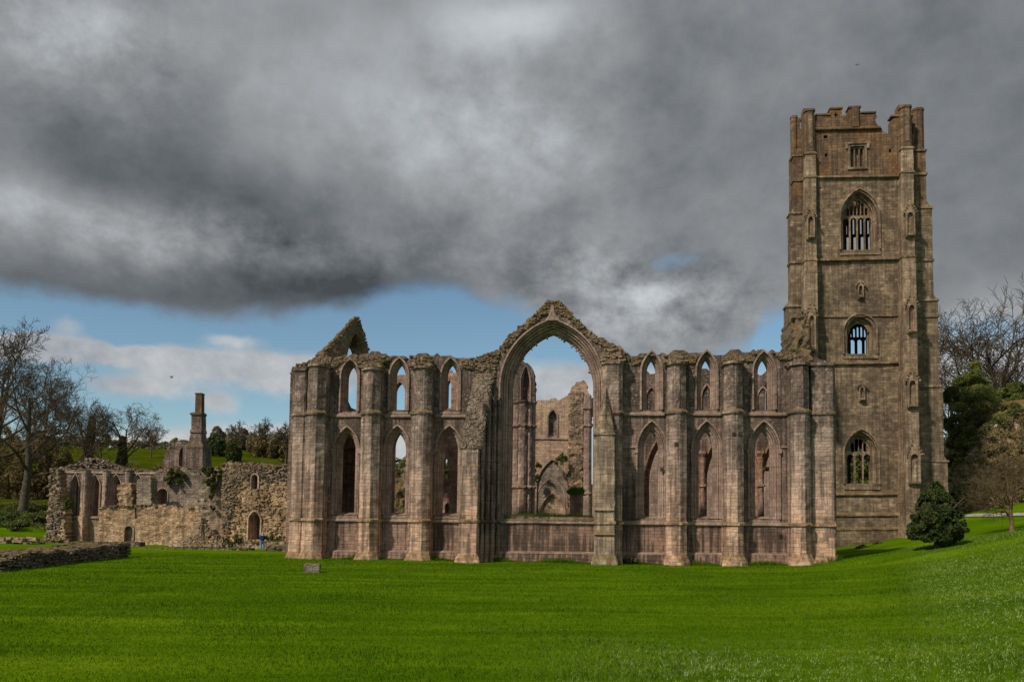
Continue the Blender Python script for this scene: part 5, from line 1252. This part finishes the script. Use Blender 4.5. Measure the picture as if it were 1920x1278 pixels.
for k in range(9): a = k * .7; mb.tube([(0, 0, .5 + .12 * k), (math.cos(a) * .8, math.sin(a) * .8, 1.1 + .15 * k), (math.cos(a) * 1.6, math.sin(a) * 1.6, 1.6 + .2 * k)], [.08, .06, .03], 5)
mb.build('trunk', M_BARK, root)

# sapling on the right
tree('sapling', dict(seed=5, H=6.6, spread=1.2, kids=(14, 8, 6, 4), r0=.17, bare=.14, up=.45, wig=.16, trunk_l=.6, twig_r=.011, ang=(38, 68), ln=.62, lean=(-.05, 0)), 0, 0, 0,
     'small bare young tree with fine brown twigs on the grass near the right edge', p=on(1898, 996, 50, 120), twig=M_TWIGB, mat=plain('sapling_bark', (.12, .075, .045), (.2, .13, .08), 4, .9, .3))

# trees on the left
big = dict(seed=21, H=25, spread=1.15, kids=(13, 8, 6, 5), r0=.72, lean=(.17, 0), bare=.30, up=.5, wig=.2, trunk_l=.74, twig_r=.020, ang=(35, 70), ln=.52)
tree('big', big, 38, 1008, 104, 'very large bare tree with a leaning trunk at the left before the green slope', scale=.86)
big2 = dict(seed=33, H=26, spread=1.0, kids=(12, 8, 6, 5), r0=.6, lean=(.02, 0), bare=.34, up=.5, wig=.17, trunk_l=.8, twig_r=.03, ang=(30, 60), ln=.5)
tree('big2', big2, -15, 930, 122, 'tall bare tree cut by the left edge, rising highest of the left-hand trees', scale=.98)
tree('big2', big2, 78, 900, 138, 'bare tree half hidden behind the leaning tree, its crown merging with it', scale=.72, rz=2.2)
mid = dict(seed=44, H=16, spread=1.0, kids=(10, 7, 5, 4), r0=.4, lean=(.05, 0), bare=.25, up=.5, wig=.2, trunk_l=.72, twig_r=.03, ang=(30, 60), ln=.5)
tree('mid', mid, 190, 870, 160, 'bare hillside tree between the ivy-clad trunk and the forked ivy tree', scale=.62, rz=1)
r_ = tree('ivyt', dict(mid, seed=45, kids=(11, 7, 5, 4)), 158, 870, 160, 'hillside tree with a thick ivy-clad trunk and bare upper twigs', scale=.92, rz=.5)
leaves('ivy', [(.3 + .1 * k, 0, 1.5 + 1.15 * k, 1.5 - .09 * k, 1.3, 1.3) for k in range(10)], 9000, .16, M_IVY, r_, seed=5)
r_ = tree('fork', dict(seed=52, H=17, spread=1.25, kids=(8, 8, 6, 5), r0=.42, lean=(0, 0), bare=.22, up=.35, wig=.2, trunk_l=.55, twig_r=.032, ang=(35, 65), ln=.62), 228, 868, 165, 'wide forked bare tree with ivy at its base on the hill above the arched ruin', scale=.98, rz=.4)
leaves('ivy', [(0, 0, 1.5 + .9 * k, 1.3 - .08 * k, 1.0, 1.0) for k in range(7)], 5000, .15, M_IVY, r_, seed=6)
far = dict(seed=61, H=11, spread=1.0, kids=(10, 7, 5, 4), r0=.28, bare=.25, up=.5, wig=.18, trunk_l=.7, twig_r=.045, ang=(30, 60), ln=.5)
for (x, Y, s_, a, lb) in ((490, 225, .80, 0, 'round bare tree on the skyline above the big rubble wall'), (440, 215, .72, 1.3, 'pale feathery bare tree on the skyline right of the chimney'), (536, 200, .9, 2.6, 'bare tree on the skyline touching the chapel corner'), (283, 190, .6, 4.0, 'low bare tree on the hill edge left of the chimney')):
    tree('far', far, x, 860, Y, lb, scale=s_, rz=a, group='bare trees along the far skyline')
# brushy hedges and far woodland
def belt(name, label, cat, x0, x1, Y, h0, h1, n, size, mat, seed, kind=None, dz=0.0, nb=14, py_=None):
    bl = []; c = at((x0 + x1) / 2, 900, Y)
    for k in range(nb):
        x = x0 + (x1 - x0) * (k + rng.random()) / nb; q = at(x, 900, Y + rng.uniform(-3, 3)); z = terr(q.x, q.y); h = h0 + (h1 - h0) * (.5 + .5 * math.sin(k * 1.7 + seed) * math.sin(k * .63 + 1)) * rng.uniform(.75, 1.1)
        bl.append((q.x - c.x, q.y - c.y, z + h * .4, max(1.4, (x1 - x0) * Y / 1500 / nb * 1.5), 2.4, h * .6))
    root = empty(name, (c.x, c.y, 0), 0, label, cat); leaves('foliage', bl, n, size, mat, root, seed=seed, clump=.9, drop=.5); return root
belt('thicket', 'brown leafless thicket on the hillside left of the chimney', 'shrubs', 196, 318, 150, 2.8, 5.0, 17000, .13, M_BRN, 1)
belt('thicket', 'brown brushwood around the trunks of the large left-hand trees', 'shrubs', -60, 120, 134, 6, 13, 40000, .16, M_BRN, 2)
belt('hedge', 'dark field hedge crossing the slope behind the leaning tree', 'hedge', -60, 96, 112, 1.2, 1.7, 7000, .12, M_IVY, 3)
belt('bramble_bank', 'dark bramble bank at the foot of the leaning tree', 'shrubs', 12, 92, 100, .9, 1.5, 9000, .13, M_GRN, 4)
belt('conifer_clump', 'clump of dark evergreens behind the chimney base', 'trees', 390, 412, 200, 4, 6.0, 9000, .22, M_YEW, 5, nb=4)
belt('woodland_edge', 'yellow-green spring woodland on the skyline behind the big rubble wall', 'trees', 395, 580, 232, 3, 7, 50000, .28, M_FARW, 6, nb=24)
belt('ivy_column', 'narrow dark ivy-covered stump on the hill above the big rubble wall', 'tree', 431, 442, 190, 4.5, 5.5, 4000, .2, M_YEW, 7, nb=2)
belt('woodland_edge', 'dark distant woodland strip on the hill left of the chimney', 'trees', -40, 420, 255, 2.5, 6.5, 60000, .3, M_FARW, 8, nb=44)
belt('woodland_edge', 'hazy woodland glimpsed through the second lower lancet', 'trees', 690, 900, 260, 5, 9, 14000, .35, M_GRN, 9)
belt('thicket', 'brown scrub on the hill behind the left corner of the chapel front', 'shrubs', 470, 560, 205, 3, 6, 9000, .25, M_BRN, 19)

# right hillside: limestone face, evergreens, bare trees
def build_cliff():
    G = frame_at(1880, 100, -14)
    q = [(1785, 975), (1787, 948), (1796, 922), (1806, 896), (1816, 872), (1826, 852), (1832, 838), (1846, 824), (1864, 808), (1884, 788), (1900, 776), (1925, 768), (1990, 756), (2070, 750), (2070, 975)]
    m = stone('limestone', [(.20, .15, .11), (.32, .24, .17), (.44, .34, .26), (.5, .42, .34)], rubble=True, bw=1.6, bh=.9, dark=.35, lichen=.3, var=.8, bump=1.0, moss=.9, joint=.6, mossc=(.06, .08, .015))
    P = G.P(q); root = G.root('rock_cliff', 'pale limestone quarry face hung with dead brown creeper at the right edge', 'cliff')
    # depth-rich rock: traced top line, bulging face, sloping back
    out_ = resample(P, .9); rows = []
    vv = []; ff = []
    us = np.linspace(min(a[0] for a in P), max(a[0] for a in P), 46)
    topz = lambda u: float(np.interp(u, [a[0] for a in P[:-1]], [a[1] for a in P[:-1]]))
    nz = 22
    for i, u in enumerate(us):
        zt = topz(u)
        for j in range(nz + 4):
            if j <= nz:
                t = j / nz; z = -1 + (zt + 1) * t
                v = 1.3 * noise.noise(Vector((u / 3.4, z / 6, 0))) * 1.8 + .5 * noise.noise(Vector((u / 1.1, z / 1.6, 5))) + t * t * 2.2
            else:
                z = zt + (j - nz) * .9; v = 2.2 + (j - nz) * 4.0
            vv.append((u + .3 * noise.noise(Vector((u, z, 2))), v, z))
    W_ = nz + 4
    for i in range(len(us) - 1):
        for j in range(W_ - 1): ff.append((i * W_ + j, (i + 1) * W_ + j, (i + 1) * W_ + j + 1, i * W_ + j + 1))
    mesh_obj('rock_face', vv, ff, m, root)
    g = random.Random(9); bl = []; bl2 = []
    for k in range(190):
        u = g.uniform(us[0], us[-1]); zt = topz(u); t = g.uniform(.12, 1.0) ; z = zt * t + .2
        c0 = G.U(1850, 900) + (zt - z) * .1
        if abs(u - (G.U(1853, 900) - (z - 5) * .05)) < .8 and z < 11: continue
        if z < 5.4 + g.random(): continue
        bl.append((u, -.5 + 1.8 * noise.noise(Vector((u / 3.4, z / 6, 0))) * 1.3 + t * t * 2.0, z, 1.2, .7, 1.5))
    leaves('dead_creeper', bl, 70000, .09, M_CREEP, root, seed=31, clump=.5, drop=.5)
    for k in range(40): u = g.uniform(us[2], us[-1]); bl2.append((u, 2.5, topz(u) + .1, 1.3, 1.5, .5))
    leaves('turf_edge', bl2, 12000, .12, M_GRN, root, seed=32)
build_cliff()
def ev(name, label, lst, n, size, mat, seed, Y, **kw):
    """evergreen mass from traced circles (px, py, r_px)"""
    c = at(lst[0][0], 900, Y); bl = []
    for (x, y, r) in lst:
        for k in range(4):
            q = at(x + rng.uniform(-.6, .6) * r, y + rng.uniform(-.6, .6) * r, Y + rng.uniform(-2, 2)); rr = r * Y / 1500 * rng.uniform(.45, .75)
            bl.append((q.x - c.x, q.y - c.y, q.z, rr, rr, rr * .8))
    root = empty(name, (c.x, c.y, 0), 0, label, 'tree'); leaves('crown', bl, n, size, mat, root, seed=seed, clump=.8, drop=.5, **kw)
    mb = MB(); x, y, r = lst[0]; q = at(x, y, Y); mb.tube([(0, 0, terr(c.x, c.y) - .5), (0, 0, q.z * .6), (q.x - c.x, q.y - c.y, q.z)], [.4, .3, .12], 7); mb.build('trunk', M_BARK, root)
    return root
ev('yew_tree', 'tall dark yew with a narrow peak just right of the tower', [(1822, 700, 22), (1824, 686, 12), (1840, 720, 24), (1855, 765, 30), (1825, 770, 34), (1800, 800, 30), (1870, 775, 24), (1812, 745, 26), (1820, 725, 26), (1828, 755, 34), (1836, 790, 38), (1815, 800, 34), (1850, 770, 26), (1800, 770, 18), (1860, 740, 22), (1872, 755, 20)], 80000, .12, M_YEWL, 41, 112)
ev('evergreen', 'olive evergreen bushes hanging over the top of the limestone face', [(1838, 780, 30), (1860, 790, 28), (1800, 900, 24), (1812, 880, 24), (1815, 815, 32), (1900, 770, 28), (1835, 850, 26), (1838, 808, 28), (1812, 840, 30), (1850, 800, 24), (1800, 860, 22), (1822, 828, 26), (1872, 790, 22), (1880, 775, 18)], 50000, .12, M_IVY, 42, 106)
ev('ivy_mass', 'ivy-covered tree trunks pressed against the right side of the tower', [(1784, 740, 16), (1780, 790, 18), (1788, 830, 20), (1782, 870, 18), (1776, 900, 16), (1790, 900, 14)], 36000, .12, M_IVY, 43, 110)
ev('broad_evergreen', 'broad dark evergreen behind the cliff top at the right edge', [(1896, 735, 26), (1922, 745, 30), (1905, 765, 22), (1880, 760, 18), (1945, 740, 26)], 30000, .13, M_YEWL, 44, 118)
ev('laurel_shrub', 'bright green low shrubs between the yew bush and the cliff foot', [(1798, 928, 16), (1788, 950, 14), (1812, 946, 10), (1776, 930, 14)], 12000, .1, M_GRN, 45, 96)
rt = dict(seed=71, H=24, spread=1.05, kids=(12, 8, 6, 4), r0=.55, lean=(.03, 0), bare=.3, up=.45, wig=.2, trunk_l=.75, twig_r=.026, ang=(30, 62), ln=.5)
tree('right', rt, 1872, 850, 122, 'tall bare tree with a wide fan of fine branches on the skyline at far right', scale=1.36, p=Vector((at(1875, 850, 122).x, 122, 6.5)))
tree('right', rt, 1812, 850, 126, 'bare tree with an ivy-wrapped stem rising between the tower and the widest bare tree', scale=1.2, rz=2.4, p=Vector((at(1812, 850, 126).x, 126, 8)))
tree('right', rt, 1935, 850, 128, 'bare tree cut off by the right edge of the view', scale=1.0, rz=4.1, p=Vector((at(1945, 850, 128).x, 128, 10)))
tree('mid', mid, 1785, 850, 116, 'slender bare tree close against the right side of the tower', scale=1.0, rz=3, p=Vector((at(1788, 850, 116).x, 116, 8)))
belt('woodland_edge', 'olive woodland glimpsed through the lower tower window', 'trees', 1540, 1740, 124, 13, 18, 40000, .2, M_GRN, 47)
belt('woodland_edge', 'brown brushwood on the slope behind the yew, right of the tower', 'trees', 1760, 2060, 134, 7, 14, 30000, .2, M_BRN, 46)

# tufts growing on the ruins
def tuft(name, label, cat, px, py, Y, w_, h_, n, mat=M_TUFT, size=.09, seed=0):
    p = at(px, py, Y); root = empty(name, p, 0, label, cat)
    g = random.Random(seed); mb = MB()
    for k in range(n):
        x = g.uniform(-w_, w_); y = g.uniform(-.4, .4); z = -abs(g.gauss(0, .12)); hh = h_ * g.uniform(.4, 1.1) * (1 - .5 * (x / w_) ** 2); dx = g.uniform(-.25, .25) + x * .2; b = size * .4
        mb.add([(x - b, y, z), (x + b, y + .02, z), (x + dx, y + g.uniform(-.1, .1) - .1, z + hh)], [(0, 1, 2)])
    o = mb.build('blades', mat, root); return root
GW = 0
tuft('grass_tuft', 'strip of bright grass growing along the sill of the great arch', 'grass', 1030, 968, 59.6, 3.0, .32, 1500, seed=1)
tuft('grass_tuft', 'grass tuft crowning the short red pier stub inside the great arch', 'grass', 1080, 922, 77, .75, .75, 420, seed=2)
def ivy(label, pts, Y, n, mat=M_GRN, size=.1, name='wall_plant', seed=0):
    c = at(pts[0][0], pts[0][1], Y); root = empty(name, c, 0, label, 'plant'); bl = []
    for (x, y, r) in pts:
        q = at(x, y, Y); rr = r * Y / 1500
        for k in range(7):
            a = rng.uniform(0, 6.28); o_ = rr * rng.uniform(.2, 1.05); w_ = rr * rng.uniform(.22, .5)
            bl.append((q.x - c.x + o_ * math.cos(a), q.y - c.y, q.z - c.z + o_ * math.sin(a) * 1.1 - .12 * rr, w_, .3, w_ * rng.uniform(.7, 1.6)))
    leaves('leaves', bl, n, size, mat, root, seed=seed, clump=.25, drop=.35); return root
ivy('round green wall plant growing beside the peak of the blocked arch inside', [(1049, 861, 8), (1056, 858, 7), (1044, 866, 5)], 84.6, 900, seed=1)
ivy('tall green wall plant hanging at the left side of the blocked arch inside', [(1010, 872, 8), (1006, 888, 8), (1003, 900, 7)], 84.6, 900, seed=2)
ivy('small green bush lodged in the third lower lancet from the left', [(836, 884, 5), (838, 889, 4)], 74, 500, seed=3)
ivy('green fern clump on the pier seen through the last lower lancet on the right', [(1440, 877, 5), (1444, 880, 4)], 66, 400, seed=4)
ivy('ivy patch spread over the wall top left of the chimney', [(316, 888, 9), (328, 884, 10), (338, 890, 9), (318, 898, 8), (334, 900, 5)], 91.5, 2600, M_IVY, .12, seed=5)
ivy('ivy patch spread over the wall top right of the chimney', [(384, 884, 7), (398, 882, 9), (408, 886, 8), (394, 896, 8), (400, 910, 6), (397, 930, 4), (398, 950, 4)], 84.4, 3000, M_IVY, .12, seed=6)
ivy('dark ivy bush growing from the broken left end of the arched ruin', [(122, 938, 7), (128, 944, 7), (124, 950, 5)], 89.5, 1400, M_IVY, .12, seed=7)
ivy('green weeds on the terrace left of the standing visitor', [(424, 1014, 6), (440, 1010, 7), (452, 1009, 5), (432, 1018, 6)], 79.5, 1500, M_GRN, .08, seed=8)
ivy('green weeds on the terrace right of the standing visitor', [(500, 1008, 4), (510, 1007, 6), (522, 1010, 5), (516, 1015, 5)], 80.0, 1200, M_GRN, .08, seed=9)
ivy('weeds at the foot of the right great buttress', [(1172, 1049, 6), (1182, 1050, 5), (1192, 1051, 4)], 57.4, 1200, M_GRN, .07, seed=10)
ivy('moss cushion on the wall head above the second upper lancet', [(716, 680, 4), (722, 678, 3)], 60.2, 500, M_TUFT, .07, seed=11)
ivy('moss cushion at the spring of the great arch on the left', [(922, 731, 4), (918, 734, 3)], 59.2, 400, M_TUFT, .07, seed=12)
ivy('moss cushion beside the right pier of the great arch', [(1172, 678, 5), (1180, 676, 3)], 58.4, 500, M_TUFT, .07, seed=13)

# molehills and stones in the grass by the tower
for (x, y, lb) in ((1646, 1019, 'larger brown molehill on the grass before the tower'), (1618, 1027, 'smaller brown molehill on the grass before the tower')):
    p = on(x, y, 50, 110); mb = MB()
    for k in range(60):
        a = rng.uniform(0, 6.28); r = rng.random() ** .6 * .55; mb.stone((r * math.cos(a), r * math.sin(a), .28 * (1 - r / .6)), .22, .2, .14, .6)
    o = mb.build('molehill', plain('soil', (.05, .028, .015), (.09, .05, .028), 5, .95)); o.location = p; tag(o, lb, 'molehill')

# ------------------------------------------------------------------ grass blades on the near lawn
def grass_blades():
    g = np.random.default_rng(4); n = 520000
    y = 11.5 * (66 / 11.5) ** (g.random(n) ** .95); x = (g.random(n) * 2 - 1) * (y * .67 + 7)
    k = np.ones(n, bool)
    s_ = (y / 13) ** .75
    big_ = np.sin(x * .9 + 1.3 * np.sin(y * .7)) + np.sin(y * 1.3 + 1.2 * np.sin(x * .8)) + g.normal(size=n) * .7
    h = .022 + .022 * g.random(n) + .028 * np.clip(big_, 0, 2) * (g.random(n) < .5)
    tall = ((x > .46 * y + np.sin(y) * .6) & (y > 20) & (y < 44)) | ((y < 17.5 + np.sin(x * .8) * 1.2) & (x > -3))
    h = np.where(tall & (g.random(n) < .5), h * 1.9, h) * s_ ** .35
    wd = .0065 * s_ * g.uniform(.6, 1.5, n)
    # fringe of longer grass along the foot of the walls
    m = 30000; uu = g.random(m) * 40.2; vv_ = -.42 - g.random(m) ** 2 * .5; fo = np.array([FA.o.x, FA.o.y]); fu = np.array([FA.u.x, FA.u.y]); fn = np.array([FA.n.x, FA.n.y])
    q = fo + uu[:, None] * fu + vv_[:, None] * fn; x[-m:] = q[:, 0]; y[-m:] = q[:, 1]; h[-m:] = .06 + .22 * g.random(m) ** 2 * (1 + np.sin(uu * 1.3)); wd[-m:] = .018; x = x + 0
    z = np.array([terr(a, b) for a, b in zip(x[::1], y[::1])])
    a = g.uniform(0, 6.28, n); lx = g.normal(size=n) * .55 * h; ly = g.normal(size=n) * .55 * h
    P0 = np.stack([x - np.cos(a) * wd, y - np.sin(a) * wd, z - .01], 1); P1 = np.stack([x + np.cos(a) * wd, y + np.sin(a) * wd, z - .01], 1)
    P2 = np.stack([x + lx, y + ly, z + h], 1)
    V = np.stack([P0, P1, P2], 1).reshape(-1, 3)
    m, N = newmat('grass_blade')
    ob = N.node('ShaderNodeTexCoord').outputs['Object']
    mow = N.noise(N.node('ShaderNodeMapping', {'Vector': ob, 'Rotation': (0, 0, R(-7)), 'Scale': (.05, .55, .2)}).outputs[0], 1.0, 4, .6, dist=.4)
    f = N.m('ADD', N.m('MULTIPLY', N.noise(ob, 9.0, 2, .6), .4), N.m('ADD', N.m('MULTIPLY', N.noise(ob, .22, 4, .65), .4), N.m('MULTIPLY', mow, .28)))
    c = N.ramp(f, [(.42, (.030, .080, .001)), (.55, (.074, .146, .003)), (.69, (.150, .230, .008))])
    sp = N.node('ShaderNodeSeparateXYZ', {0: ob})
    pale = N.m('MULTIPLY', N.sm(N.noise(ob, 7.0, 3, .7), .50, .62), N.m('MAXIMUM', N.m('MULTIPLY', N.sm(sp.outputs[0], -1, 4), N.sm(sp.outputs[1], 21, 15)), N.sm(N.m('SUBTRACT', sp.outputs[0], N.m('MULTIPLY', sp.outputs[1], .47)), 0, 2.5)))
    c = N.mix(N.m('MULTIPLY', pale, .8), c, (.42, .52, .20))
    bs = N.node('ShaderNodeBsdfPrincipled', {'Base Color': c, 'Roughness': .7, 'Specular IOR Level': .08})
    tr = N.node('ShaderNodeBsdfTranslucent', {0: c}); mx = N.node('ShaderNodeMixShader', {0: .3, 1: bs.outputs[0], 2: tr.outputs[0]})
    N.node('ShaderNodeOutputMaterial', {0: mx.outputs[0]})
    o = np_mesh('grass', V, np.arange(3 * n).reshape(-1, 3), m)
    tag(o, 'short green grass blades of the near lawn', 'grass', kind='stuff')
grass_blades()
